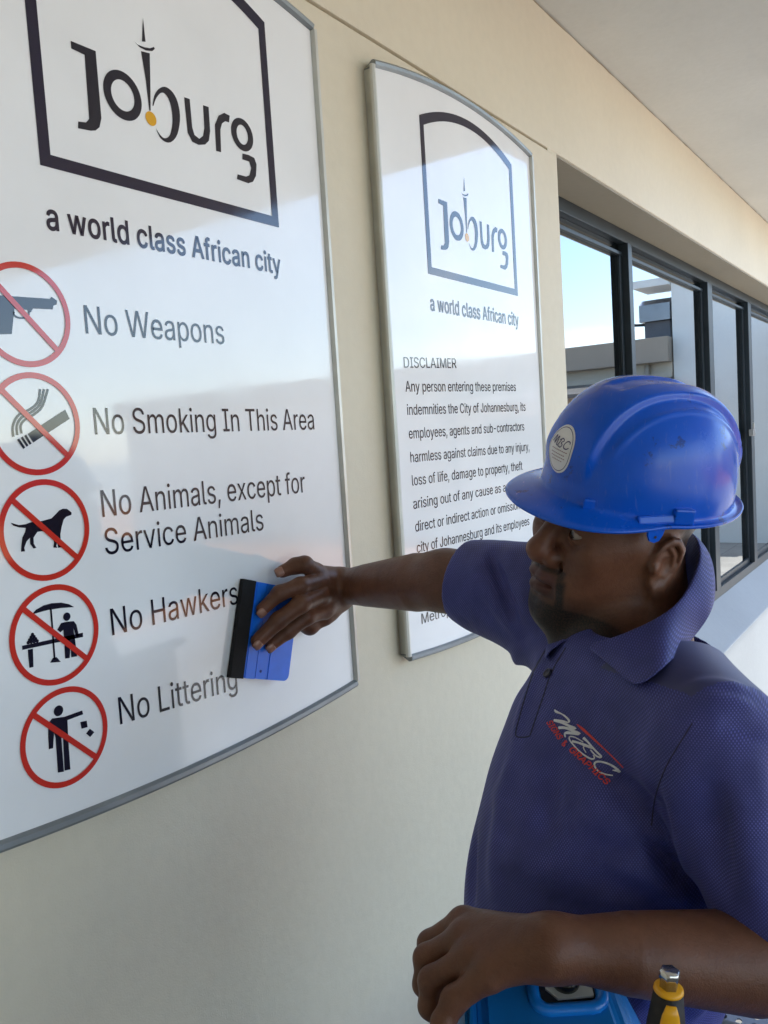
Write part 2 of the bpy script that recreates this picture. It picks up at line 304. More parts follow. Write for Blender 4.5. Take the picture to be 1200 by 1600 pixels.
# ------------------------------------------------------------------ signs
TH = .020
def arc(x0, x1, z, rise, n=28):
    return [(x0+(x1-x0)*i/n, z+rise*(1-(2*i/n-1)**2)) for i in range(n+1)]
GLYPH = eval("""{' ':[187,[]],'&':[447,[[[221,-7,197,-7,163,-7],[135,-1,110,12,86,24],[67,41,54,62,41,83],[34,107,34,133,34,155],[39,174,47,189,56,205],[69,220,85,235,101,249],[119,263,140,279,166,298],[191,316,216,335,223,340],[230,346,237,352,244,359],[250,366,255,375,259,384],[262,394,262,405,262,421],[256,434,245,445,235,456],[220,461,201,461,189,461],[178,458,168,453,158,448],[151,441,145,431,140,422],[137,411,137,399,137,386],[140,374,145,363,151,352],[159,340,169,327,179,315],[190,300,204,284,282,189],[360,95,438,0,413,0],[389,0,364,0,300,77],[236,154,171,231,152,255],[135,275,121,293,107,310],[95,327,87,344,79,361],[75,379,75,398,75,421],[81,441,91,458,101,475],[116,489,134,499,153,509],[175,513,200,513,225,513],[247,509,266,499,284,489],[298,476,308,459,319,443],[324,424,324,404,324,389],[321,375,315,362,309,348],[302,336,291,325,281,314],[269,303,256,293,222,268],[188,243,154,217,133,202],[119,188,110,174,101,161],[97,147,97,131,97,115],[101,100,109,87,117,75],[129,65,143,57,158,50],[174,46,193,46,213,46],[233,51,251,59,270,68],[286,80,301,95,316,111],[328,130,336,151,345,173],[349,197,349,224,368,224],[388,224,408,224,408,192],[404,165,397,144,389,122],[381,105,371,92,361,79],[352,69,345,62,341,57],[337,52,333,47,316,29],[296,16,271,7,246,-2]]]],',':[187,[[[53,-119,38,-119,48,-56],[58,8,68,71,91,71],[114,71,137,71,119,8],[102,-56,84,-119,69,-119]]]],'-':[453,[[[263,244,337,244,337,226],[337,207,337,188,263,188],[188,188,114,188,114,207],[114,226,114,244,188,244]]]],'A':[479,[[[39,0,16,0,78,170],[140,339,201,509,226,509],[251,509,276,509,338,339],[401,170,463,0,440,0],[418,0,395,0,359,101],[323,202,287,302,281,321],[273,344,264,372,255,400],[245,435,232,478,236,478],[241,478,245,478,233,435],[222,399,213,371,204,343],[196,320,191,302,155,202],[120,101,85,0,62,0]],[[197,142,110,142,110,161],[110,180,110,199,197,199],[283,199,370,199,370,180],[370,161,370,142,283,142]]]],'C':[510,[[[293,-7,267,-7,223,-7],[184,4,150,25,116,46],[89,76,70,115,50,154],[40,201,40,254,40,308],[50,354,70,393,89,432],[116,462,150,484,184,505],[223,516,267,516,293,516],[317,512,340,504,363,497],[384,486,402,471,420,457],[436,439,448,418,460,398],[468,374,473,348,451,348],[430,348,408,348,404,366],[398,381,389,395,381,408],[370,419,357,428,345,438],[331,444,315,449,300,454],[284,456,267,456,236,456],[208,448,184,432,159,417],[139,394,125,364,111,334],[103,297,103,254,103,211],[111,175,125,145,140,115],[159,92,184,76,209,61],[236,53,267,53,284,53],[300,55,315,60,331,65],[345,71,357,81,370,90],[381,101,389,114,398,128],[404,143,408,160,430,160],[451,160,473,160,469,135],[460,111,448,91,436,70],[421,52,402,38,384,23],[363,12,341,5,318,-3]]]],'D':[502,[[[271,0,219,0,178,0],[137,0,96,0,96,19],[96,38,96,57,136,57],[175,57,215,57,256,57],[291,65,318,81,345,97],[366,119,379,149,392,179],[399,214,399,255,399,296],[392,331,379,361,366,390],[346,412,320,428,293,444],[260,452,221,452,178,452],[136,452,93,452,93,471],[93,490,93,509,137,509],[181,509,225,509,275,509],[317,499,353,478,388,458],[415,429,433,391,452,353],[462,308,462,255,462,202],[452,157,433,119,414,81],[387,51,351,31,314,10]],[[103,509,125,509,125,339],[125,170,125,0,103,0],[82,0,60,0,60,170],[60,339,60,509,82,509]]]],'E':[418,[[[165,0,60,0,60,170],[60,339,60,509,164,509],[268,509,372,509,372,490],[372,471,372,452,290,452],[207,452,125,452,125,396],[125,341,125,286,202,286],[278,286,355,286,355,267],[355,248,355,229,278,229],[202,229,125,229,125,172],[125,114,125,57,208,57],[292,57,375,57,375,38],[375,19,375,0,270,0]]]],'G':[520,[[[309,-7,269,-7,223,-7],[184,4,149,25,115,46],[88,77,69,116,50,155],[40,201,40,254,40,308],[50,354,69,393,88,432],[115,462,149,484,183,505],[221,516,265,516,292,516],[317,512,340,504,364,496],[385,484,403,469,422,454],[437,437,449,416,461,396],[470,373,474,349,452,349],[430,349,408,349,403,365],[396,380,387,393,379,406],[368,417,356,427,344,436],[330,444,315,448,300,453],[283,456,265,456,235,456],[208,448,183,432,159,417],[139,394,125,364,111,334],[103,297,103,254,103,211],[111,175,125,145,140,115],[159,92,184,76,209,61],[237,53,269,53,297,53],[323,59,345,71,367,83],[384,101,396,123,409,146],[415,172,415,202,421,201],[428,200,434,199,384,199],[333,199,283,199,283,218],[283,237,283,256,348,256],[413,256,478,256,478,237],[478,219,478,200,478,158],[469,122,451,91,433,60],[408,36,377,19,345,2]]]],'H':[517,[[[82,0,60,0,60,170],[60,339,60,509,82,509],[103,509,125,509,125,435],[125,362,125,289,214,289],[303,289,392,289,392,362],[392,435,392,509,414,509],[435,509,457,509,457,339],[457,170,457,0,435,0],[414,0,392,0,392,77],[392,155,392,232,303,232],[214,232,125,232,125,155],[125,77,125,0,103,0]]]],'I':[300,[[[111,0,31,0,31,19],[31,38,31,57,60,57],[89,57,118,57,118,189],[118,320,118,452,89,452],[60,452,31,452,31,471],[31,490,31,509,111,509],[190,509,269,509,269,490],[269,471,269,452,240,452],[212,452,183,452,183,320],[183,189,183,57,212,57],[240,57,269,57,269,38],[269,19,269,0,190,0]]]],'J':[396,[[[230,-7,185,-7,140,-7],[104,6,75,33,47,59],[33,97,33,145,33,155],[33,164,33,173,55,173],[76,173,98,173,98,164],[98,155,98,145,98,114],[106,91,122,74,137,58],[159,50,185,50,211,50],[232,58,248,74,264,91],[272,114,272,145,272,267],[272,388,272,509,293,509],[315,509,336,509,336,388],[336,267,336,145,336,97],[322,59,294,33,266,6]]]],'L':[393,[[[160,0,60,0,60,170],[60,339,60,509,82,509],[103,509,125,509,125,358],[125,208,125,57,203,57],[282,57,361,57,361,38],[361,19,361,0,261,0]]]],'M':[628,[[[81,0,60,0,60,170],[60,339,60,509,91,509],[121,509,152,509,193,402],[235,294,277,187,280,180],[284,170,287,159,291,148],[295,136,299,123,303,110],[307,97,311,84,315,71],[319,59,322,49,317,49],[312,49,307,49,310,59],[314,70,318,83,322,95],[326,108,330,121,334,134],[338,147,342,158,346,170],[349,179,352,187,394,294],[435,402,476,509,507,509],[537,509,568,509,568,339],[568,170,568,0,547,0],[525,0,504,0,504,97],[504,194,504,291,504,302],[504,314,504,327,505,340],[505,354,505,369,505,383],[506,398,506,413,506,428],[507,443,507,457,509,457],[511,457,513,457,508,441],[503,426,498,409,492,393],[487,378,482,363,477,348],[472,334,467,322,463,309],[459,299,456,291,418,194],[380,97,342,0,323,0],[305,0,286,0,248,97],[209,194,170,291,167,299],[163,309,159,321,155,333],[150,346,145,361,140,376],[135,391,129,408,124,424],[118,441,112,457,114,457],[117,457,119,457,119,444],[120,431,120,416,120,401],[121,387,121,372,121,357],[121,342,122,328,122,315],[122,302,122,291,122,194],[122,97,122,0,101,0]]]],'N':[523,[[[82,0,60,0,60,170],[60,339,60,509,85,509],[111,509,136,509,205,400],[274,291,343,183,349,174],[355,164,363,151,370,138],[379,123,388,107,396,90],[405,73,414,55,411,55],[408,54,405,54,403,72],[401,90,401,108,400,126],[399,142,399,157,399,172],[399,185,399,195,399,300],[399,404,399,509,420,509],[442,509,463,509,463,339],[463,170,463,0,438,0],[412,0,387,0,325,97],[264,193,202,290,194,303],[186,316,177,331,169,345],[159,362,148,381,137,400],[123,424,108,452,111,453],[115,453,119,454,120,428],[121,405,122,384,123,362],[124,344,124,328,125,312],[125,300,125,291,125,194],[125,97,125,0,103,0]]]],'P':[444,[[[82,0,60,0,60,170],[60,339,60,509,118,509],[177,509,235,509,274,509],[307,502,332,487,358,473],[377,454,390,430,402,405],[409,378,409,348,409,317],[402,290,390,265,377,241],[358,222,332,207,307,193],[274,186,235,186,193,186],[151,186,109,186,109,205],[109,224,109,242,150,242],[191,242,233,242,259,242],[281,247,297,256,313,265],[325,278,333,294,341,310],[344,328,344,348,344,368],[341,386,333,402,325,417],[313,430,297,439,280,448],[259,452,232,452,196,452],[160,452,125,452,125,301],[125,151,125,0,103,0]]]],'R':[449,[[[82,0,60,0,60,170],[60,339,60,509,119,509],[177,509,236,509,275,509],[307,502,333,489,359,475],[378,457,390,433,403,410],[409,382,409,352,409,321],[403,295,390,271,378,248],[359,230,333,217,307,204],[275,198,236,198,189,198],[143,198,96,198,96,217],[96,236,96,255,142,255],[188,255,234,255,260,255],[281,259,298,267,314,275],[326,286,334,300,341,315],[345,332,345,352,345,372],[341,390,334,405,326,420],[314,431,298,440,281,448],[259,452,233,452,197,452],[161,452,125,452,125,301],[125,151,125,0,103,0]],[[378,0,353,0,312,76],[271,153,230,229,254,229],[279,229,303,229,344,153],[386,76,428,0,403,0]]]],'S':[446,[[[263,-9,224,-9,187,-9],[155,-3,128,9,100,21],[79,38,64,60,49,82],[40,107,38,137,60,137],[82,137,104,137,106,117],[112,101,123,88,134,75],[149,65,166,59,184,52],[203,49,224,49,247,49],[268,53,286,60,304,68],[319,78,329,92,340,105],[346,121,346,139,346,155],[341,169,332,179,323,189],[311,198,296,205,281,211],[264,217,245,222,224,228],[204,234,184,239,142,251],[109,268,86,289,63,311],[52,339,52,372,52,401],[60,426,75,448,90,469],[111,486,138,498,164,510],[194,516,227,516,261,516],[290,510,316,498,342,486],[362,469,377,449,392,428],[400,404,401,378,380,378],[358,378,337,378,335,403],[323,423,302,437,281,451],[256,459,225,459,203,459],[184,455,167,448,151,441],[138,431,129,418,120,406],[115,391,115,376,115,358],[120,344,131,334,142,323],[154,314,169,308,184,302],[199,297,212,293,230,289],[247,284,264,279,279,275],[295,270,312,264,328,257],[344,248,359,238,373,227],[385,214,395,198,404,181],[408,162,408,139,408,111],[401,86,386,64,372,41],[351,24,323,11,296,-2]]]],'T':[448,[[[85,452,32,452,32,471],[32,490,32,509,160,509],[288,509,417,509,417,490],[417,471,417,452,363,452],[310,452,257,452,257,301],[257,151,257,0,235,0],[214,0,193,0,193,151],[193,301,193,452,139,452]]]],'W':[686,[[[180,0,155,0,109,170],[63,339,16,509,38,509],[60,509,82,509,109,404],[136,300,163,196,168,179],[172,163,175,145,179,128],[183,111,187,94,190,76],[194,58,197,40,194,40],[192,40,189,40,193,58],[196,76,200,94,203,111],[207,128,211,145,215,163],[220,179,224,196,251,300],[279,404,306,509,331,509],[355,509,380,509,407,404],[434,300,462,196,466,179],[470,163,474,145,478,128],[482,111,486,94,490,76],[494,58,497,40,494,40],[491,40,488,40,492,58],[495,76,499,94,502,111],[506,128,510,145,515,163],[519,179,523,196,550,300],[576,404,603,509,625,509],[647,509,670,509,623,339],[577,170,530,0,505,0],[480,0,455,0,426,108],[397,215,368,323,362,344],[357,367,351,391,346,416],[341,444,336,475,341,475],[345,475,350,475,345,445],[340,419,335,395,330,371],[324,347,318,323,289,215],[260,108,230,0,205,0]]]],'a':[389,[[[182,-9,160,-9,136,-9],[114,-4,94,5,75,14],[59,27,48,45,36,62],[30,83,30,108,30,130],[35,147,43,161,52,175],[63,185,78,193,92,201],[108,207,125,211,143,215],[160,218,178,220,201,223],[219,225,234,227,248,228],[258,231,265,235,272,239],[276,245,276,255,276,255],[276,256,276,257,276,272],[273,286,267,297,261,308],[252,316,240,322,228,328],[213,331,196,331,178,331],[162,328,149,322,136,317],[126,309,118,301,110,292],[104,283,100,274,80,280],[61,285,41,291,50,314],[62,332,79,346,95,360],[113,369,133,375,153,381],[173,384,194,384,208,384],[223,383,239,379,255,376],[271,370,286,360,301,351],[313,338,322,320,332,303],[337,280,337,251,337,168],[337,84,337,0,317,0],[297,0,277,0,277,17],[277,35,277,52,275,52],[274,52,272,52,268,43],[261,34,252,25,243,15],[230,7,215,1,200,-5]],[[155,45,170,45,193,45],[212,50,228,59,243,68],[255,79,263,93,271,107],[276,122,276,138,276,155],[276,173,276,190,273,187],[268,184,259,182,251,180],[242,178,231,176,221,174],[210,172,200,171,190,170],[182,169,175,168,161,166],[147,163,134,159,121,154],[111,148,103,139,96,131],[92,119,92,105,92,92],[95,81,102,72,109,63],[118,57,130,52,142,48]]]],'b':[424,[[[261,-8,229,-8,206,-8],[187,-4,172,4,158,12],[146,21,138,31,129,42],[123,51,118,59,116,59],[114,59,112,59,112,39],[112,20,112,0,92,0],[72,0,53,0,53,170],[53,339,53,509,73,509],[93,509,114,509,114,446],[114,382,114,319,115,319],[117,319,118,319,123,327],[129,336,137,346,145,356],[157,365,171,373,186,381],[205,384,229,384,261,384],[289,376,313,361,337,345],[356,322,370,293,383,263],[390,229,390,189,390,149],[383,114,370,84,356,55],[337,32,313,16,289,0]],[[197,47,220,47,244,47],[263,53,279,66,295,78],[308,95,316,117,324,138],[328,162,328,189,328,216],[324,240,316,261,308,282],[296,299,280,311,264,324],[244,330,220,330,197,330],[177,324,161,312,145,300],[133,284,125,263,117,242],[113,217,113,189,113,161],[117,136,125,115,133,94],[146,77,162,65,178,53]]]],'c':[395,[[[226,-8,207,-8,173,-8],[143,0,117,16,91,33],[71,56,56,85,41,114],[34,149,34,187,34,227],[41,262,56,291,71,321],[91,343,117,360,143,376],[173,384,207,384,226,384],[243,382,260,377,276,372],[292,365,305,356,319,347],[330,335,340,322,350,309],[357,294,362,277,342,272],[322,267,303,262,300,272],[296,281,290,289,285,297],[278,305,270,311,262,317],[253,322,242,325,232,328],[220,330,207,330,182,330],[161,323,145,310,129,297],[116,280,108,258,100,237],[96,213,96,187,96,162],[100,139,108,117,116,96],[129,79,145,66,161,53],[182,46,207,46,220,46],[232,48,243,52,253,55],[263,60,271,66,279,72],[286,80,292,89,297,97],[301,107,304,117,324,112],[343,107,363,102,358,85],[351,70,341,56,332,43],[320,31,306,21,293,12],[277,4,261,-1,244,-6]]]],'d':[424,[[[219,-8,195,-8,164,-8],[136,0,111,16,87,32],[68,55,55,84,41,114],[34,149,34,189,34,229],[41,263,55,293,69,322],[88,345,112,361,136,376],[164,384,196,384,219,384],[238,381,253,373,268,365],[279,356,287,346,296,336],[302,327,306,319,308,319],[309,319,311,319,311,382],[311,446,311,509,331,509],[351,509,372,509,372,339],[372,170,372,0,352,0],[332,0,313,0,313,20],[313,39,313,59,311,59],[309,59,307,59,302,51],[295,42,287,31,278,21],[267,12,252,4,238,-4]],[[181,47,205,47,227,47],[247,53,263,65,279,77],[291,94,299,115,308,136],[312,161,312,189,312,217],[308,242,300,263,292,284],[279,300,263,312,247,324],[228,330,205,330,181,330],[161,324,145,311,129,299],[116,282,108,261,100,240],[96,216,96,189,96,162],[100,138,109,117,117,95],[129,78,145,66,161,53]]]],'e':[404,[[[238,-8,212,-8,175,-8],[143,0,117,16,90,33],[70,56,56,85,41,114],[34,148,34,187,34,226],[41,260,55,290,69,319],[89,343,115,359,141,376],[171,384,205,384,226,384],[246,381,266,374,285,367],[303,356,319,341,335,326],[348,306,357,282,366,258],[371,228,371,194,371,186],[371,178,371,169,272,169],[174,169,75,169,75,187],[75,204,75,221,163,221],[250,221,338,221,329,215],[319,208,310,202,310,227],[306,249,298,269,290,288],[278,303,263,314,247,325],[228,330,205,330,182,330],[163,325,146,313,130,302],[118,288,109,270,100,251],[96,232,96,211,96,200],[96,189,96,178,96,150],[101,126,110,106,120,87],[134,72,151,61,168,51],[189,46,212,46,228,46],[241,48,254,53,266,57],[277,64,285,73,294,82],[301,93,306,105,325,101],[345,96,365,91,359,71],[349,54,335,39,321,24],[303,13,283,4,262,-4]]]],'f':[253,[[[154,379,228,379,228,362],[228,344,228,327,154,327],[80,327,6,327,6,344],[6,362,6,379,80,379]],[[101,0,81,0,81,144],[81,288,81,432,81,453],[86,471,96,486,106,500],[119,511,135,519,152,526],[169,530,187,530,201,530],[213,529,222,527,232,525],[238,523,243,521,238,503],[233,486,227,468,224,470],[220,471,215,472,210,473],[203,474,195,474,176,474],[163,469,154,460,146,451],[142,437,142,419,142,279],[142,140,142,0,121,0]]]],'g':[425,[[[238,-151,207,-151,179,-151],[155,-147,134,-140,113,-132],[96,-123,82,-110,69,-98],[58,-84,51,-69,67,-60],[84,-50,101,-41,107,-49],[113,-57,122,-66,130,-75],[141,-82,154,-88,168,-94],[186,-97,207,-97,238,-97],[263,-90,282,-75,302,-60],[311,-37,311,-6,311,19],[311,44,311,68,310,68],[308,68,306,68,301,60],[295,51,287,41,278,32],[267,23,252,16,238,8],[219,5,195,5,164,5],[137,12,113,27,88,41],[69,62,55,90,41,118],[34,152,34,191,34,230],[41,264,55,293,69,322],[88,345,112,361,137,376],[165,384,196,384,220,384],[239,381,253,373,268,365],[280,356,288,346,297,336],[303,327,308,319,309,319],[311,319,313,319,313,339],[313,359,313,379,333,379],[353,379,372,379,372,250],[372,121,372,-9,372,-42],[365,-69,350,-90,335,-111],[316,-126,291,-136,266,-146]],[[181,59,205,59,228,59],[248,64,264,75,280,86],[292,101,300,121,308,141],[312,165,312,193,312,220],[308,243,300,264,292,284],[280,301,264,312,248,324],[228,330,205,330,181,330],[161,324,145,312,129,299],[117,283,109,262,100,242],[96,219,96,193,96,166],[100,143,109,123,117,103],[129,87,145,76,162,65]]]],'h':[410,[[[114,249,114,227,114,151],[114,76,114,0,93,0],[73,0,53,0,53,170],[53,339,53,509,73,509],[93,509,114,509,114,435],[114,361,114,287,110,287],[106,287,102,287,114,322],[131,347,152,362,174,377],[199,384,227,384,253,384],[276,379,295,369,315,358],[330,342,341,321,352,299],[357,273,357,240,357,160],[357,80,357,0,337,0],[316,0,296,0,296,78],[296,157,296,235,296,265],[288,288,273,304,258,321],[237,329,210,329,192,329],[175,325,161,317,146,309],[135,298,126,283,118,267]]]],'i':[166,[[[73,0,53,0,53,126],[53,253,53,379,73,379],[93,379,114,379,114,253],[114,126,114,0,93,0]],[[95,443,84,443,72,443],[62,447,54,455,45,462],[41,472,41,483,41,494],[45,504,54,512,62,520],[72,524,84,524,95,524],[106,520,114,512,122,504],[126,494,126,483,126,472],[122,462,114,455,106,447]]]],'j':[166,[[[53,243,53,379,73,379],[93,379,114,379,114,243],[114,106,114,-30,114,-53],[110,-73,102,-90,93,-107],[81,-120,65,-129,48,-138],[28,-143,4,-143,-1,-143],[-5,-143,-10,-143,-10,-124],[-10,-105,-10,-87,-6,-87],[-2,-87,2,-87,20,-87],[32,-82,40,-72,49,-62],[53,-48,53,-29,53,107]],[[95,443,83,443,72,443],[62,447,53,455,45,462],[41,472,41,483,41,494],[45,504,53,512,62,520],[72,524,83,524,95,524],[105,520,114,512,122,504],[126,494,126,483,126,472],[122,462,114,455,105,447]]]],'k':[380,[[[132,158,110,137,110,162],[110,187,110,212,113,212],[117,212,121,212,175,268],[230,323,284,379,310,379],[335,379,360,379,301,319],[243,259,184,199,182,199],[179,199,177,199,155,178]],[[73,0,53,0,53,170],[53,339,53,509,73,509],[93,509,114,509,114,339],[114,170,114,0,93,0]],[[320,0,294,0,245,62],[197,124,148,186,162,200],[177,214,191,229,252,152],[312,76,372,0,346,0]]]],'l':[189,[[[147,-2,139,-2,110,-2],[88,5,74,20,60,35],[53,57,53,84,53,226],[53,367,53,509,73,509],[93,509,114,509,114,372],[114,235,114,99,114,81],[116,69,120,62,125,55],[133,52,146,52,152,52],[157,52,160,53,164,53],[167,54,170,54,173,37],[177,20,181,3,175,1],[169,0,162,-1,154,-2]]]],'m':[609,[[[73,0,53,0,53,126],[53,253,53,379,72,379],[92,379,112,379,112,351],[112,323,112,295,111,295],[109,295,108,295,113,316],[121,332,132,346,144,359],[157,369,172,376,187,383],[203,386,219,386,247,386],[270,378,287,361,305,344],[316,322,321,295,318,295],[315,295,312,295,317,313],[325,329,337,343,349,357],[364,367,381,375,398,382],[416,386,437,386,459,386],[479,381,497,372,515,362],[530,348,541,328,551,309],[557,285,557,255,557,170],[557,85,557,0,536,0],[516,0,496,0,496,85],[496,169,496,254,496,281],[488,301,473,313,457,325],[439,330,419,330,402,330],[387,327,374,320,362,313],[352,303,345,290,339,278],[335,263,335,247,335,165],[335,82,335,0,315,0],[295,0,274,0,274,87],[274,173,274,260,274,281],[267,298,253,311,239,324],[221,330,199,330,185,330],[171,327,158,320,144,313],[134,303,126,289,118,276],[114,258,114,238,114,159],[114,79,114,0,93,0]]]],'n':[409,[[[114,249,114,227,114,151],[114,76,114,0,93,0],[73,0,53,0,53,126],[53,253,53,379,72,379],[92,379,112,379,112,349],[112,318,112,287,109,287],[106,287,102,287,114,322],[131,347,152,362,174,377],[199,384,227,384,253,384],[276,379,295,369,314,358],[330,342,341,321,352,299],[357,273,357,240,357,160],[357,80,357,0,337,0],[316,0,296,0,296,78],[296,157,296,235,296,265],[288,288,273,304,258,321],[237,329,210,329,192,329],[175,325,161,317,146,309],[135,298,126,283,118,267]]]],'o':[415,[[[242,-8,207,-8,173,-8],[143,0,117,16,91,33],[71,56,56,85,41,114],[34,149,34,187,34,227],[41,262,56,291,71,321],[91,343,117,360,143,376],[173,384,207,384,242,384],[273,376,299,360,325,343],[345,321,359,291,374,262],[381,227,381,187,381,149],[374,114,359,85,345,56],[325,33,299,16,273,0]],[[182,46,207,46,233,46],[254,53,270,66,287,79],[299,96,307,117,315,139],[319,162,319,187,319,213],[315,236,307,258,299,280],[287,297,270,310,254,323],[233,330,207,330,182,330],[161,323,145,310,129,297],[116,280,108,258,100,237],[96,213,96,187,96,162],[100,139,108,117,116,96],[129,79,145,66,161,53]]]],'p':[424,[[[73,-143,53,-143,53,31],[53,205,53,379,72,379],[92,379,112,379,112,359],[112,339,112,319,114,319],[116,319,118,319,123,327],[129,336,137,346,145,356],[157,365,171,373,186,381],[205,384,229,384,261,384],[289,376,313,361,337,345],[356,322,370,293,383,263],[390,229,390,189,390,149],[383,114,370,84,356,55],[337,32,313,16,289,0],[261,-8,229,-8,206,-8],[187,-4,173,4,158,12],[146,21,138,31,130,42],[123,51,118,59,117,59],[115,59,114,59,114,-8],[114,-76,114,-143,93,-143]],[[197,47,220,47,244,47],[263,53,279,66,295,78],[308,95,316,117,324,138],[328,162,328,189,328,216],[324,240,316,261,308,282],[296,299,280,311,264,324],[244,330,220,330,197,330],[177,324,161,312,145,300],[133,284,125,263,117,242],[113,217,113,189,113,161],[117,136,125,115,133,94],[146,77,162,65,178,53]]]],'r':[259,[[[73,0,53,0,53,126],[53,253,53,379,72,379],[92,379,112,379,112,360],[112,340,112,321,113,321],[114,321,115,321,122,340],[135,355,152,367,170,379],[190,385,213,385,218,385],[223,385,229,384,235,384],[240,384,243,384,243,363],[243,343,243,322,242,323],[237,323,230,324,223,325],[215,326,207,326,189,326],[173,322,159,315,145,307],[134,297,126,284,118,270],[114,255,114,237,114,158],[114,79,114,0,93,0]]]],'s':[365,[[[211,-8,182,-8,156,-8],[133,-4,112,3,92,11],[75,23,62,38,49,53],[40,72,36,94,55,98],[74,102,94,107,99,86],[109,70,124,60,139,50],[158,45,181,45,208,45],[229,51,244,62,260,74],[268,87,268,103,268,116],[263,127,254,136,245,144],[231,151,212,155,191,160],[170,165,149,170,115,178],[89,191,72,208,55,225],[47,247,47,274,47,296],[53,315,65,332,77,348],[94,361,115,370,136,380],[160,384,187,384,213,384],[235,380,254,372,272,365],[287,353,299,339,310,325],[319,309,324,290,305,286],[287,281,268,277,263,292],[255,304,243,316,230,327],[212,333,187,333,165,333],[146,327,131,317,116,306],[109,293,109,277,109,263],[114,252,124,243,134,235],[150,228,172,223,191,218],[210,214,229,209,264,201],[290,188,306,171,323,154],[331,133,331,107,331,84],[325,64,312,47,300,30],[282,16,260,6,237,-3]]]],'t':[227,[[[138,379,204,379,204,362],[204,344,204,327,138,327],[72,327,6,327,6,344],[6,362,6,379,72,379]],[[65,345,65,471,85,471],[106,471,126,471,126,347],[126,222,126,98,126,81],[129,69,136,61,143,54],[154,50,170,50,174,50],[179,50,185,51,191,52],[197,53,202,54,206,36],[209,19,213,2,207,0],[200,-2,192,-3,184,-4],[176,-4,168,-4,136,-4],[110,4,92,21,74,38],[65,62,65,93,65,219]]]],'u':[410,[[[211,-5,182,-5,157,-5],[134,0,115,11,95,21],[80,37,69,59,58,80],[53,107,53,139,53,219],[53,299,53,379,73,379],[93,379,114,379,114,301],[114,222,114,144,114,114],[121,91,137,75,152,58],[173,50,200,50,218,50],[235,54,249,62,264,70],[275,81,283,97,292,112],[296,131,296,153,296,228],[296,304,296,379,316,379],[337,379,357,379,357,253],[357,126,357,0,337,0],[318,0,298,0,298,31],[298,61,298,92,301,92],[304,92,307,92,295,57],[279,32,257,17,235,2]]]],'v':[389,[[[184,0,163,0,114,126],[66,253,17,379,40,379],[62,379,84,379,111,305],[138,230,165,155,174,132],[181,110,187,87,193,64],[199,42,206,21,198,21],[191,21,184,21,191,42],[197,64,203,87,209,110],[216,132,224,155,251,230],[278,305,305,379,327,379],[349,379,371,379,323,253],[275,126,226,0,205,0]]]],'w':[567,[[[158,0,138,0,99,126],[61,253,23,379,44,379],[66,379,87,379,103,324],[118,269,133,214,140,191],[147,165,154,137,161,108],[168,76,175,41,172,41],[168,41,165,41,172,75],[179,106,186,135,193,163],[199,190,206,214,221,269],[237,324,252,379,273,379],[295,379,316,379,332,324],[347,269,362,214,368,190],[375,164,382,136,388,107],[395,76,402,41,399,41],[395,41,391,41,399,75],[406,107,413,135,420,164],[427,190,434,214,449,269],[465,324,480,379,502,379],[523,379,545,379,506,253],[468,126,429,0,409,0],[389,0,368,0,352,57],[335,114,319,172,314,189],[309,207,305,225,300,243],[295,261,291,280,286,299],[281,318,277,338,281,338],[286,338,291,338,286,319],[281,299,277,280,272,261],[267,243,263,225,258,206],[253,189,248,172,231,114],[215,57,199,0,178,0]]]],'x':[378,[[[44,0,21,0,71,73],[121,145,171,218,171,202],[171,187,171,171,124,240],[76,310,29,379,52,379],[76,379,100,379,116,355],[132,330,147,306,160,287],[170,270,179,253,188,237],[198,221,207,206,197,206],[186,206,175,206,185,221],[194,237,202,253,211,270],[221,287,233,306,249,330],[266,355,282,379,305,379],[328,379,352,379,304,309],[256,239,209,169,209,184],[209,199,209,214,258,143],[308,71,358,0,334,0],[310,0,287,0,268,28],[249,57,231,85,219,103],[209,120,200,136,191,152],[182,167,173,182,183,182],[194,182,205,182,195,167],[186,152,178,136,170,120],[160,103,148,85,129,57],[110,28,91,0,68,0]]]],'y':[389,[[[51,-140,47,-139,52,-121],[57,-103,61,-86,65,-86],[68,-87,71,-87,83,-90],[94,-91,104,-89,114,-87],[122,-82,130,-74,138,-66],[145,-53,151,-36,155,-24],[159,-13,163,-1,114,126],[66,252,17,379,40,379],[62,379,84,379,111,305],[138,230,165,155,174,132],[181,109,187,87,193,64],[199,42,206,21,198,21],[191,21,184,21,190,42],[196,64,202,87,209,110],[216,132,224,155,251,230],[278,305,305,379,327,379],[349,379,371,379,316,234],[260,88,204,-58,196,-78],[187,-94,177,-107,166,-120],[153,-129,139,-136,125,-142],[109,-145,91,-145,81,-145],[72,-144,65,-143,57,-142]]]]}""")
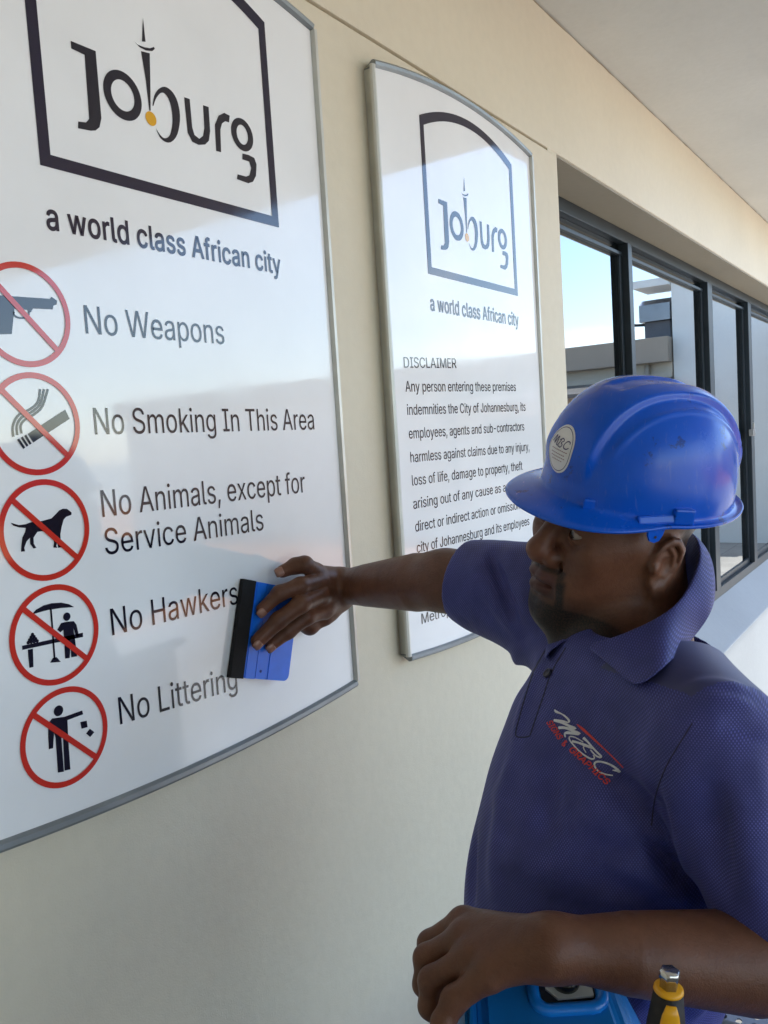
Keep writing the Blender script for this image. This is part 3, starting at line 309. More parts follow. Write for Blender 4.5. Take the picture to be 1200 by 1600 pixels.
def earclip(loops):
    """triangles (as points) of an outline with holes"""
    P0 = [tuple(map(float, p)) for p in loops[0]]
    if area2(P0) < 0: P0 = P0[::-1]
    for h_ in sorted(loops[1:], key=lambda l_: -max(p[0] for p in l_)):
        h_ = [tuple(map(float, p)) for p in h_]
        if area2(h_) > 0: h_ = h_[::-1]
        m = max(range(len(h_)), key=lambda k: h_[k][0]); best = None
        def cross(a, b, c, d):
            o = lambda p, q, r: (q[0]-p[0])*(r[1]-p[1])-(q[1]-p[1])*(r[0]-p[0])
            return o(a, b, c)*o(a, b, d) < 0 and o(c, d, a)*o(c, d, b) < 0
        segs = [(L_[k], L_[k-1]) for L_ in (P0, h_) for k in range(len(L_))]
        for k in sorted(range(len(P0)), key=lambda k: (P0[k][0]-h_[m][0])**2+(P0[k][1]-h_[m][1])**2):
            if not any(cross(h_[m], P0[k], c, d) for c, d in segs): best = k; break
        k = best if best is not None else 0
        P0 = P0[:k+1]+h_[m:]+h_[:m+1]+P0[k:]
    idx = list(range(len(P0))); tri = []; o = lambda p, q, r: (q[0]-p[0])*(r[1]-p[1])-(q[1]-p[1])*(r[0]-p[0]); guard = 0
    while len(idx) > 3 and guard < 4000:
        guard += 1; best = None
        for t in range(len(idx)):
            i0, i1, i2 = idx[t-1], idx[t], idx[(t+1) % len(idx)]; A_, B_, C_ = P0[i0], P0[i1], P0[i2]; ar = o(A_, B_, C_)
            if ar <= 1e-14: continue
            ok = True
            for m in idx:
                q = P0[m]
                if q == A_ or q == B_ or q == C_: continue
                if o(A_, B_, q) >= 0 and o(B_, C_, q) >= 0 and o(C_, A_, q) >= 0: ok = False; break
            if ok:
                l2 = max((A_[0]-C_[0])**2+(A_[1]-C_[1])**2, 1e-16); sc_ = ar/l2
                if best is None or sc_ > best[0]: best = (sc_, t)
                if sc_ > .25: break
        if best is None:
            flatv = min(range(len(idx)), key=lambda t: abs(o(P0[idx[t-1]], P0[idx[t]], P0[idx[(t+1) % len(idx)]]))); idx.pop(flatv); continue
        t = best[1]; tri.append((idx[t-1], idx[t], idx[(t+1) % len(idx)])); idx.pop(t)
    if len(idx) == 3: tri.append(tuple(idx))
    return P0, tri
def area2(l_): return sum(l_[i][0]*l_[(i+1) % len(l_)][1]-l_[(i+1) % len(l_)][0]*l_[i][1] for i in range(len(l_)))
TRI = {}
def loops_fill(bm, loops, conv, mi=0, key=None, shift=0.0):
    """fill outlines (with holes) given as 2D loops; conv turns a 2D point into a 3D one"""
    if key is None or key not in TRI:
        r = earclip([[(p[0]-shift, p[1]) for p in l_] for l_ in loops])
        if key is not None: TRI[key] = r
    else: r = TRI[key]
    vs_ = [bm.verts.new(conv((p[0]+shift, p[1]))) for p in r[0]]
    for t in r[1]:
        try: f = bm.faces.new([vs_[i] for i in t]); f.material_index = mi
        except ValueError: pass
def glyph_loops(ch, n=4):
    out_ = []
    for sp in GLYPH[ch][1]:
        q = []
        for a, b in zip(sp, sp[1:]+sp[:1]):
            p0, c0, c1, p1 = np.array(a[2:4]), np.array(a[4:6]), np.array(b[0:2]), np.array(b[2:4]); d = p1-p0
            dev = max(abs(d[0]*(c-p0)[1]-d[1]*(c-p0)[0]) for c in (c0, c1))/max(np.hypot(*d), 1)
            m = 1 if dev < 3 else n
            for k in range(m):
                t = k/m; q.append((p0*(1-t)**3+3*c0*t*(1-t)**2+3*c1*t*t*(1-t)+p1*t**3)/1000)
        r = [q[0]]
        for p in q[1:]:
            if np.hypot(*(p-r[-1])) > .0035: r.append(p)
        if np.hypot(*(r[0]-r[-1])) < .0035: r.pop()
        out_.append(r)
    return out_
def embolden(loop, d):
    L_ = np.array(loop); n = len(L_); area = sum(L_[i][0]*L_[(i+1) % n][1]-L_[(i+1) % n][0]*L_[i][1] for i in range(n))
    t = np.roll(L_, -1, 0)-np.roll(L_, 1, 0); t /= np.maximum(np.hypot(t[:, 0], t[:, 1]), 1e-6)[:, None]
    return list(L_+np.stack([-t[:, 1], t[:, 0]], 1)*d)
def inside(p, l_):
    c = False
    for i in range(len(l_)):
        a, b = l_[i], l_[i-1]
        if (a[1] > p[1]) != (b[1] > p[1]) and p[0] < (b[0]-a[0])*(p[1]-a[1])/(b[1]-a[1])+a[0]: c = not c
    return c
def contours(g):
    """outer loops of a glyph, each with the holes that lie in it"""
    ar = [area2(l_) for l_ in g]; sg = 1 if ar[int(np.argmax(np.abs(ar)))] > 0 else -1
    outs = [l_ for l_, q in zip(g, ar) if q*sg > 0]; holes = [l_ for l_, q in zip(g, ar) if q*sg < 0]
    return [[o]+[h_ for h_ in holes if inside(h_[0], o)] for o in outs]
class Glyph(list):
    def __init__(s, key, x, it): list.__init__(s, it); s.key = key; s.x = x
def text_loops(s, bold=0.0, track=0.0):
    x = 0; out_ = []
    for ch in s:
        ls = glyph_loops(ch)
        if bold and ls:
            ar = [sum(l_[i][0]*l_[(i+1) % len(l_)][1]-l_[(i+1) % len(l_)][0]*l_[i][1] for i in range(len(l_))) for l_ in ls]
            sg = -1 if ar[int(np.argmax(np.abs(ar)))] > 0 else 1        # outer loops grow, holes shrink
            ls = [embolden(l_, bold*sg) for l_ in ls]
        if ls: out_.append(Glyph((ch, bold), x, [[(p[0]+x, p[1]) for p in l_] for l_ in ls]))
        x += GLYPH[ch][0]/1000+track
    return out_
def text_mesh(bm, s, x0, zb_, x1=None, cap=None, sx=None, y=-TH-.0006, slope=0.0, bold=0.0, mi=0, track=0.0, conv=None):
    gl = text_loops(s, bold, track); allx = [p[0] for g in gl for l_ in g for p in l_]; mn, mxx = min(allx), max(allx)
    kx = (x1-x0)/(mxx-mn) if x1 is not None else sx; kz = cap/.509
    for g in gl:
        for n_, grp in enumerate(contours(g)):
            loops_fill(bm, grp, lambda p: (x0+(p[0]-mn)*kx, y-.00008*n_, zb_+p[1]*kz+slope*(p[0]-mn)*kx), mi, (g.key, n_), g.x)
    return kx
def flat(bm, pts2, y=-TH-.0006, mi=0):
    loops_fill(bm, [[tuple(map(float, p)) for p in pts2]], lambda p: (p[0], y, p[1]), mi)
def ring(bm, cx, cz, ro, ri, y=-TH-.0012, n=64, rz=None, riz=None, mi=0):
    rz = rz or ro; riz = riz or ri
    a = [(bm.verts.new((cx+ro*math.cos(t), y, cz+rz*math.sin(t))), bm.verts.new((cx+ri*math.cos(t), y, cz+riz*math.sin(t)))) for t in [2*math.pi*i/n for i in range(n)]]
    for i in range(n):
        p, q = a[i], a[(i+1) % n]; f = bm.faces.new((p[0], q[0], q[1], p[1])); f.material_index = mi
def disc(bm, cx, cz, r, y=-TH-.0006, n=24, rz=None, mi=0):
    flat(bm, [(cx+r*math.cos(2*math.pi*i/n), cz+(rz or r)*math.sin(2*math.pi*i/n)) for i in range(n)], y, mi)
def stroke(bm, pts, w_, y=-TH-.0006, mi=0):
    n = len(pts); Lf = []; Rg = []
    ws = w_ if isinstance(w_, (list, tuple)) else [w_]*n
    for i in range(n):
        a = pts[max(i-1, 0)]; b = pts[min(i+1, n-1)]; dx, dz = b[0]-a[0], b[1]-a[1]; l_ = math.hypot(dx, dz) or 1
        nx, nz_ = -dz/l_*ws[i]/2, dx/l_*ws[i]/2
        Lf.append(bm.verts.new((pts[i][0]+nx, y, pts[i][1]+nz_))); Rg.append(bm.verts.new((pts[i][0]-nx, y, pts[i][1]-nz_)))
    for i in range(n-1):
        f = bm.faces.new((Lf[i], Lf[i+1], Rg[i+1], Rg[i])); f.material_index = mi
def z1(zx, zy): p = onwall(zx/2, zy/2, TH); return (p.x, p.z)            # traced at twice the size, top of sign
def z2(zx, zy): p = onwall(zx/2, zy/2+400, TH); return (p.x, p.z)
def z3(zx, zy): p = onwall(zx/2, zy/2+850, TH); return (p.x, p.z)
def px(x, y): p = onwall(x, y, TH); return (p.x, p.z)

def sign_board(x0, x1, label, name='sign_board'):
    zt_, zb_ = CAMZ+.690, CAMZ-.4185; rt, rb = .033, -.016
    root = empty(name, ((x0+x1)/2, 0, CAMZ+.13)); tag(root, label, 'sign', 'white information signs on the wall')
    bm = bmesh.new(); e = .006
    outl = arc(x0+e, x1-e, zt_-e, rt)+arc(x0+e, x1-e, zb_+e, rb)[::-1]
    prism(bm, [(x, -TH, z) for x, z in outl], (0, TH-.001, 0)); pan = bm_obj('panel', bm, M['panel'], root)
    # rounded aluminium trim on each edge
    def trim(path, m_, wdt=.0080, hgt=.007):
        bm = bmesh.new(); pr = [(-wdt, -.001), (-wdt, .0), (-wdt*.9, hgt*.6), (-wdt*.45, hgt), (wdt*.2, hgt*.85), (wdt*.5, hgt*.2), (wdt*.5, -.022)]
        rows = []
        for i, (x, z) in enumerate(path):
            a = path[max(i-1, 0)]; b = path[min(i+1, len(path)-1)]; t = Vector((b[0]-a[0], 0, b[1]-a[1])).normalized(); n_ = Vector((t.z, 0, -t.x))
            rows.append([bm.verts.new(Vector((x, -TH-.0015, z))+n_*q-Vector((0, hh, 0))) for q, hh in pr])
        for i in range(len(rows)-1):
            for k in range(len(pr)-1): bm.faces.new((rows[i][k], rows[i][k+1], rows[i+1][k+1], rows[i+1][k]))
        for r_ in (rows[0], rows[-1]): bm.faces.new(r_)
        return bm_obj('edge_trim', bm, m_, root)
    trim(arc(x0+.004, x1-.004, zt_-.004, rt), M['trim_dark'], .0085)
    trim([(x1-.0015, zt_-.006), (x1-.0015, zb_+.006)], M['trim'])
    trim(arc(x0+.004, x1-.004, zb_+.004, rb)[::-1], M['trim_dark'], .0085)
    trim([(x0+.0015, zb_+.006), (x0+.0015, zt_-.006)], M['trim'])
    return root

def logo(root, dx):
    """framed city logo; dx slides the traced logo along the wall"""
    T = lambda pts: [(z1(*p)[0]+dx, z1(*p)[1]) for p in pts]
    x0, x1 = .622+dx, 1.040+dx; zb_ = CAMZ+.3455; zc = CAMZ+.6541; rise = .045; t = .0150
    if dx: zb_ -= .014; zc -= .014
    dz = -.014 if dx else 0
    lg = empty('logo', ((x0+x1)/2, -TH, zb_)); lg.parent = root; lg.location = Vector(((x0+x1)/2, -TH, zb_))-root.location
    bm = bmesh.new(); A = arc(x0, x1, zc, rise, 30); B = arc(x0+t, x1-t, zc-t, rise*.95, 30); y = -TH-.0006
    av = [bm.verts.new((x, y, z)) for x, z in A]; bv = [bm.verts.new((x, y, z)) for x, z in B]
    for i in range(30): bm.faces.new((av[i], av[i+1], bv[i+1], bv[i]))
    c0 = [bm.verts.new((x, y, z)) for x, z in ((x0, zb_), (x0+t, zb_+t), (x1, zb_), (x1-t, zb_+t))]
    bm.faces.new((av[0], bv[0], c0[1], c0[0])); bm.faces.new((av[-1], c0[2], c0[3], bv[-1])); bm.faces.new((c0[0], c0[1], c0[3], c0[2]))
    bm_obj('logo_frame', bm, M['navy'], lg)
    bm = bmesh.new()
    S = lambda pts: [(x, z+dz) for x, z in T(pts)]
    flat(bm, S([(220, 128), (298, 160), (316, 370), (310, 398), (298, 408), (283, 409), (243, 401), (244, 380), (268, 383), (278, 372), (264, 172), (222, 152)]))
    def oring(l_, r_, t_, b_, l2, r2, t2, b2):
        q = S([l_, r_, t_, b_, l2, r2, t2, b2]); ring(bm, (q[0][0]+q[1][0])/2, (q[2][1]+q[3][1])/2, (q[1][0]-q[0][0])/2, (q[5][0]-q[4][0])/2, -TH-.0006, 48, (q[2][1]-q[3][1])/2, (q[6][1]-q[7][1])/2)
    oring((323, 287), (441, 312), (370, 219), (397, 378), (345, 290), (417, 308), (372, 247), (394, 349))
    flat(bm, S([(446, 55), (443, 130), (454, 131)]))
    flat(bm, S([(417, 128), (430, 140), (450, 148), (468, 151), (480, 147), (483, 153), (475, 160), (455, 158), (436, 148)]))
    flat(bm, S([(440, 160), (467, 167), (469, 250), (470, 346), (466, 346), (455, 250)]))
    outer = [(476, 330), (482, 298), (497, 277), (517, 272), (540, 290), (556, 325), (562, 370), (555, 415), (542, 438), (525, 446), (505, 436), (492, 415), (487, 400)]
    inner = [(494, 414), (508, 430), (521, 431), (532, 418), (538, 385), (536, 345), (527, 312), (513, 292), (500, 292), (487, 308), (478, 332)]
    flat(bm, S([tuple(p) for p in spline(outer, 40)]+[tuple(p) for p in spline(inner, 36)]))
    flat(bm, S([(575, 304), (592, 310), (600, 398), (607, 422), (622, 434), (634, 425), (638, 400), (634, 329), (651, 335), (656, 410), (652, 440), (640, 452), (620, 453), (600, 443), (586, 415)]))
    flat(bm, S([(675, 472), (690, 476), (688, 405), (693, 386), (703, 379), (715, 383), (717, 362), (700, 353), (682, 362), (671, 390)]))
    oring((722, 412), (790, 432), (752, 370), (765, 474), (739, 416), (774, 428), (754, 390), (763, 453))
    flat(bm, S([(757, 480), (775, 484), (794, 494), (801, 515), (799, 550), (790, 568), (775, 573), (740, 560), (742, 545), (768, 552), (779, 548), (784, 525), (778, 505), (757, 498)]))
    bm_obj('logo_lettering', bm, M['ink'], lg)
    bm = bmesh.new(); q = S([(454, 366), (488, 376), (468, 350), (474, 392)]); disc(bm, (q[0][0]+q[1][0])/2, (q[2][1]+q[3][1])/2, (q[1][0]-q[0][0])/2)
    bm_obj('logo_dot', bm, M['gold'], lg)
    # tagline below
    bm = bmesh.new(); a = px(73.5, 361); b = px(439, 426)
    za = (a[1]+b[1])/2+dz
    text_mesh(bm, 'a world class African city', a[0]+dx, za, b[0]+dx, .030, bold=.016, track=.012)
    bm_obj('tagline', bm, M['navy'], root)

s1 = sign_board(.474, 1.160, 'white sign with five red prohibition symbols, the nearer of the two on the cream wall')
logo(s1, 0)
def line(root, s, p0, p1, ptop, name='lettering'):
    a = px(*p0); b = px(*p1); t = px(*ptop); bm = bmesh.new()
    text_mesh(bm, s, a[0], a[1], b[0], t[1]-px(ptop[0], p0[1]+(p1[1]-p0[1])*(ptop[0]-p0[0])/(p1[0]-p0[0]))[1], slope=(b[1]-a[1])/(b[0]-a[0]))
    bm_obj(name, bm, M['ink'], root)
line(s1, 'No Weapons', (134, 521), (351, 538), (134, 477))
line(s1, 'No Smoking In This Area', (148.5, 679), (491, 671), (147, 637))
line(s1, 'No Animals, except for', (160, 808), (477, 769), (158, 766))
line(s1, 'Service Animals', (165, 867), (412, 828), (164, 826))
line(s1, 'No Hawkers', (175, 993), (372, 943), (173, 951))
line(s1, 'No Littering', (187.5, 1132), (371, 1076), (186, 1089))
RX = .5835; RZ = [.1705, .0465, -.0765, -.2005, -.3240]; RR = .0592
def symbol(zc, draw):
    r = empty('prohibition_symbol', (RX, -TH, CAMZ+zc)); r.parent = s1; r.location = Vector((RX, -TH, CAMZ+zc))-s1.location
    bm = bmesh.new(); draw(bm); bm_obj('pictogram', bm, M['ink'], r)
    bm = bmesh.new(); ring(bm, RX, CAMZ+zc, RR, RR-.0068); k = (RR-.004)*.7071
    stroke(bm, [(RX-k, CAMZ+zc+k), (RX+k, CAMZ+zc-k)], .0068, -TH-.0013); bm_obj('red_ring', bm, M['red'], r)
def gun(bm):
    flat(bm, [z2(*p) for p in [(-48, 120), (155, 134), (160, 128), (168, 133), (178, 140), (176, 152), (166, 155), (164, 167), (102, 164), (96, 176), (88, 176), (84, 168), (44, 166), (36, 244), (-50, 246), (-32, 172), (-48, 160)]])
    c = [z2(66+24*math.cos(t), 179+15*math.sin(t)) for t in np.linspace(-.3, 3.5, 14)]; stroke(bm, c, .0022)
def cig(bm):
    flat(bm, [z2(*p) for p in [(203, 480), (217, 509), (103, 583), (86, 556)]])
    for a, b in (((78, 560), (95, 588)), ((67, 566), (85, 594)), ((56, 572), (75, 601))): stroke(bm, [z2(*a), z2(*b)], .0030)
    for k in range(3):
        q = spline([(41+k*13, 565-k*5), (40+k*12, 530), (58+k*10, 497+k*7), (95+k*6, 478+k*8), (118+k*7, 455+k*7), (125+k*12, 416)], 24); stroke(bm, [z2(*p) for p in q], .0028)
def dog(bm):
    flat(bm, [z2(*p) for p in [(32, 833), (58, 841), (80, 838), (95, 832), (130, 828), (160, 820), (175, 805), (184, 795), (195, 790), (208, 790), (215, 795), (223, 802), (222, 809), (206, 815), (198, 824), (192, 845), (188, 868), (189, 895), (192, 910), (181, 912), (178, 890), (175, 905), (178, 912), (166, 911), (168, 896), (165, 872), (150, 862), (130, 860), (116, 862), (104, 880), (105, 900), (113, 912), (104, 914), (94, 900), (93, 880), (82, 892), (75, 912), (78, 923), (65, 924), (66, 905), (69, 880), (78, 862), (80, 850), (58, 848), (40, 842)]])
def hawker(bm):
    flat(bm, [z3(*p) for p in [(97, 221), (112, 205), (135, 192), (160, 185), (190, 183), (215, 188), (231, 197), (190, 200), (150, 206), (120, 214)]])
    stroke(bm, [z3(158, 200), z3(170, 360)], .0024); flat(bm, [z3(*p) for p in [(156, 371), (164, 356), (176, 353), (189, 368)]])
    flat(bm, [z3(*p) for p in [(68, 318), (258, 277), (259, 290), (69, 331)]]); flat(bm, [z3(*p) for p in [(86, 330), (102, 327), (104, 384), (91, 387)]])
    for r_, n in enumerate((4, 3, 2, 1)):
        for k in range(n): q = z3(87+k*9.5+r_*4.5, 308-k*1.6-r_*8.5); disc(bm, q[0], q[1], .0021, n=10)
    q = z3(208, 227); disc(bm, q[0], q[1], .0050)
    flat(bm, [z3(*p) for p in [(190, 247), (206, 243), (230, 241), (238, 252), (246, 287), (238, 291), (228, 262), (234, 300), (240, 351), (222, 354), (219, 312), (217, 356), (203, 358), (200, 305), (197, 268), (188, 276), (178, 268)]])
def litter(bm):
    q = z3(182, 521); disc(bm, q[0], q[1], .0063)
    flat(bm, [z3(*p) for p in [(150, 578), (153, 556), (162, 545), (200, 540), (256, 520), (259, 532), (210, 550), (212, 600), (219, 704), (201, 708), (196, 606), (191, 606), (199, 711), (180, 714), (173, 605), (168, 590), (165, 638), (152, 641), (150, 605)]])
    flat(bm, [z3(*p) for p in [(250, 556), (270, 552), (273, 572), (254, 577)]]); flat(bm, [z3(*p) for p in [(268, 592), (280, 577), (294, 588), (281, 603)]])
for zc, d in zip(RZ, (gun, cig, dog, hawker, litter)): symbol(zc, d)

s2 = sign_board(1.330, 2.020, 'white sign with a disclaimer text, hanging between the other sign and the window')
logo(s2, .8685)
SX = None
for s, p0, p1, cap in (('DISCLAIMER', (631.3, 574.6), (713, 575.2), 1), ('Any person entering these premises', (633.6, 612), (806, 611), 1),
    ('indemnities the City of Johannesburg, its', (636.3, 648.5), (821, 642), 1), ('employees, agents and sub-contractors', (639, 685.5), (819, 672.5), 1),
    ('harmless against claims due to any injury,', (641.6, 722.6), (827, 704), 1), ('loss of life, damage to property, theft', (644, 759), (816, 734), 1),
    ('arising out of any cause as a', (646, 795.5), (790, 768), 1), ('direct or indirect action or omission', (649, 831), (812, 795), 1),
    ('city of Johannesburg and its employees', (651.5, 864), (827, 820), 1), ('Metropolitan', (659, 975), (737, 949), 1)):
    a = px(*p0); b = px(*p1); bm = bmesh.new()
    text_mesh(bm, s, a[0], a[1], b[0], .0205, slope=(b[1]-a[1])/(b[0]-a[0])); bm_obj('lettering', bm, M['ink'], s2)

# ------------------------------------------------------------------ distance-field modelling (bodies, cloth)
def A3(v): return np.array([v[0], v[1], v[2]], np.float64)
def smin(a, b, k):
    h = np.maximum(k-np.abs(a-b), 0)/k; return np.minimum(a, b)-h*h*k*.25
def smax(a, b, k): return -smin(-a, -b, k)
def cone(p, a, b, r1, r2):
    a, b = A3(a), A3(b); ba = b-a; pa = p-a; h = np.clip((pa@ba)/(ba@ba), 0, 1)
    return np.linalg.norm(pa-h[:, None]*ba, axis=1)-(r1+(r2-r1)*h)
def ball(p, c, r): return np.linalg.norm(p-A3(c), axis=1)-r
def elli(p, c, r, ax=None):
    q = p-A3(c)
    if ax is not None: q = q@np.array(ax).T
    r = np.array(r); k0 = np.linalg.norm(q/r, axis=1); k1 = np.linalg.norm(q/(r*r), axis=1)
    return k0*(k0-1)/np.maximum(k1, 1e-9)
def chain(p, pts, rs, k=.004):
    d = None
    for i in range(len(pts)-1):
        e = cone(p, pts[i], pts[i+1], rs[i], rs[i+1]); d = e if d is None else np.minimum(d, e)
    return d
def surface(f, lo, hi, h, B=14, slack=1.25):
    lo = np.array(lo, float); hi = np.array(hi, float); nb = np.ceil((hi-lo)/(B*h)).astype(int)
    I = np.stack(np.meshgrid(*[np.arange(n) for n in nb], indexing='ij'), -1).reshape(-1, 3)
    cen = lo+(I+.5)*B*h; v = f(cen); keep = np.abs(v) < B*h*.866*slack+.012; I = I[keep]; cen = cen[keep]
    S = B+2; g = np.arange(-1, B+1); off = np.stack(np.meshgrid(g, g, g, indexing='ij'), -1)
    NY, NZ = nb[1]*B+4, nb[2]*B+4; ids = []; pos = []; quads = []
    def spread(x):
        r = np.zeros_like(x)
        for b_ in range(8): r |= ((x >> b_) & 1) << (3*b_)
        return r
    I = I[np.argsort(spread(I[:, 0])*4+spread(I[:, 1])*2+spread(I[:, 2]))]
    CH = 8
    for s in range(0, len(I), CH):
        b = I[s:s+CH]; n = len(b)
        G = (b*B)[:, None, None, None, :]+off[None]
        V = f((lo+G.reshape(-1, 3)*h)).reshape(n, S, S, S)
        ins = V < 0; acc = np.zeros((n, S-1, S-1, S-1, 3)); cnt = np.zeros((n, S-1, S-1, S-1))
        sl = [slice(0, S-1), slice(1, S)]
        for ax in range(3):
            o1, o2 = [a for a in range(3) if a != ax]
            for c1 in (0, 1):
                for c2 in (0, 1):
                    ia = [None]*3; ib = [None]*3; ia[ax] = sl[0]; ib[ax] = sl[1]; ia[o1] = ib[o1] = sl[c1]; ia[o2] = ib[o2] = sl[c2]
                    va = V[(slice(None), *ia)]; vb = V[(slice(None), *ib)]; cr = (va < 0) != (vb < 0)
                    t = np.where(cr, va/np.where(cr, va-vb, 1), 0)
                    q = [0, 0, 0]; q[o1] = c1; q[o2] = c2
                    for d_ in range(3): acc[..., d_] += np.where(cr, t if d_ == ax else q[d_], 0)
                    cnt += cr
        act = cnt > 0
        gid = ((G[..., 0]+1)*NY+G[..., 1]+1)*NZ+G[..., 2]+1
        gid = gid[:, :S-1, :S-1, :S-1]
        ids.append(gid[act]); pos.append((G[:, :S-1, :S-1, :S-1][act]+acc[act]/cnt[act][:, None])*h+lo)
        for ax in range(3):
            o1, o2 = [(1, 2), (2, 0), (0, 1)][ax]
            r = slice(1, B+1); r2 = slice(2, B+2)
            ia = [r, r, r]; ib = [r, r, r]; ib[ax] = r2
            a = ins[(slice(None), *ia)]; bb = ins[(slice(None), *ib)]; cr = a != bb
            def cell(d1, d2):
                k = [r, r, r]; k[o1] = slice(1-d1, B+1-d1); k[o2] = slice(1-d2, B+1-d2); return gid[(slice(None), *k)][cr]
            q = np.stack([cell(1, 1), cell(0, 1), cell(0, 0), cell(1, 0)], 1); fl = ~a[cr]; q[fl] = q[fl][:, ::-1]; quads.append(q)
    ids = np.concatenate(ids); pos = np.concatenate(pos); quads = np.concatenate(quads)
    u, ix = np.unique(ids, return_index=True); Vx = pos[ix]; Q = np.searchsorted(u, quads)
    used = np.unique(Q); rm = np.full(len(Vx), -1); rm[used] = np.arange(len(used)); return Vx[used], rm[Q]
def relax(V, Q, n=1, lam=.5):
    E = np.concatenate([Q[:, [0, 1]], Q[:, [1, 2]], Q[:, [2, 3]], Q[:, [3, 0]]]); E = np.concatenate([E, E[:, ::-1]])
    for _ in range(n):
        s = np.zeros_like(V); c = np.zeros(len(V))
        for d_ in range(3): s[:, d_] = np.bincount(E[:, 0], V[E[:, 1], d_], len(V))
        c = np.bincount(E[:, 0], minlength=len(V)); V = V+(s/np.maximum(c, 1)[:, None]-V)*lam
    return V
def mesh_from(name, V, Q):
    me = bpy.data.meshes.new(name); me.vertices.add(len(V)); me.vertices.foreach_set('co', V.astype(np.float32).ravel())
    me.loops.add(Q.size); me.loops.foreach_set('vertex_index', Q.astype(np.int32).ravel())
    me.polygons.add(len(Q)); me.polygons.foreach_set('loop_start', np.arange(0, Q.size, 4, dtype=np.int32)); me.polygons.foreach_set('loop_total', np.full(len(Q), 4, np.int32))
    me.update(calc_edges=True); return me
def paint(me, name, vals):
    a = me.attributes.new(name, 'FLOAT', 'POINT'); a.data.foreach_set('value', np.asarray(vals, np.float32))

# ------------------------------------------------------------------ the worker: joints
LS, RS = P(1112, 1172, .785), P(868, 938, 1.11)
LE, LW = P(1285, 1512, .745), P(862, 1480, .705)
RE, RW = P(698, 907, 1.22), onwall(532, 917, .062)
NB = P(1014, 1022, .965)                                   # neck base
uT = Vector((0, 0, 1)); fT = (-.93*RT-.37*FW); fT.z = 0; fT.normalize(); lT = uT.cross(fT)
TAX = [list(fT), list(lT), list(uT)]
T0 = P(962, 1262, .965)
BEL = P(920, 1470, .955)
PEL = BEL-uT*.20+fT*.0
FOOT_Z = .0
# head frame
psi, th, ro = rad(22), rad(2), rad(21)
f0 = -math.cos(psi)*RT-math.sin(psi)*FW; l0 = math.sin(psi)*RT-math.cos(psi)*FW; u0 = UP.copy()
f1 = f0*math.cos(th)-u0*math.sin(th); u1 = u0*math.cos(th)+f0*math.sin(th)
HF = f1; HU = u1*math.cos(ro)+l0*math.sin(ro); HL = l0*math.cos(ro)-u1*math.sin(ro)
HO = P(834, 863, .955)-HF*.112+HU*.042
HM = np.array([list(HF), list(HL), list(HU)])
def H(x, y, z): return HO+HF*x+HL*y+HU*z
def to_head(p): return (p-A3(HO))@HM.T
NECK0 = H(-.035, 0, -.055)

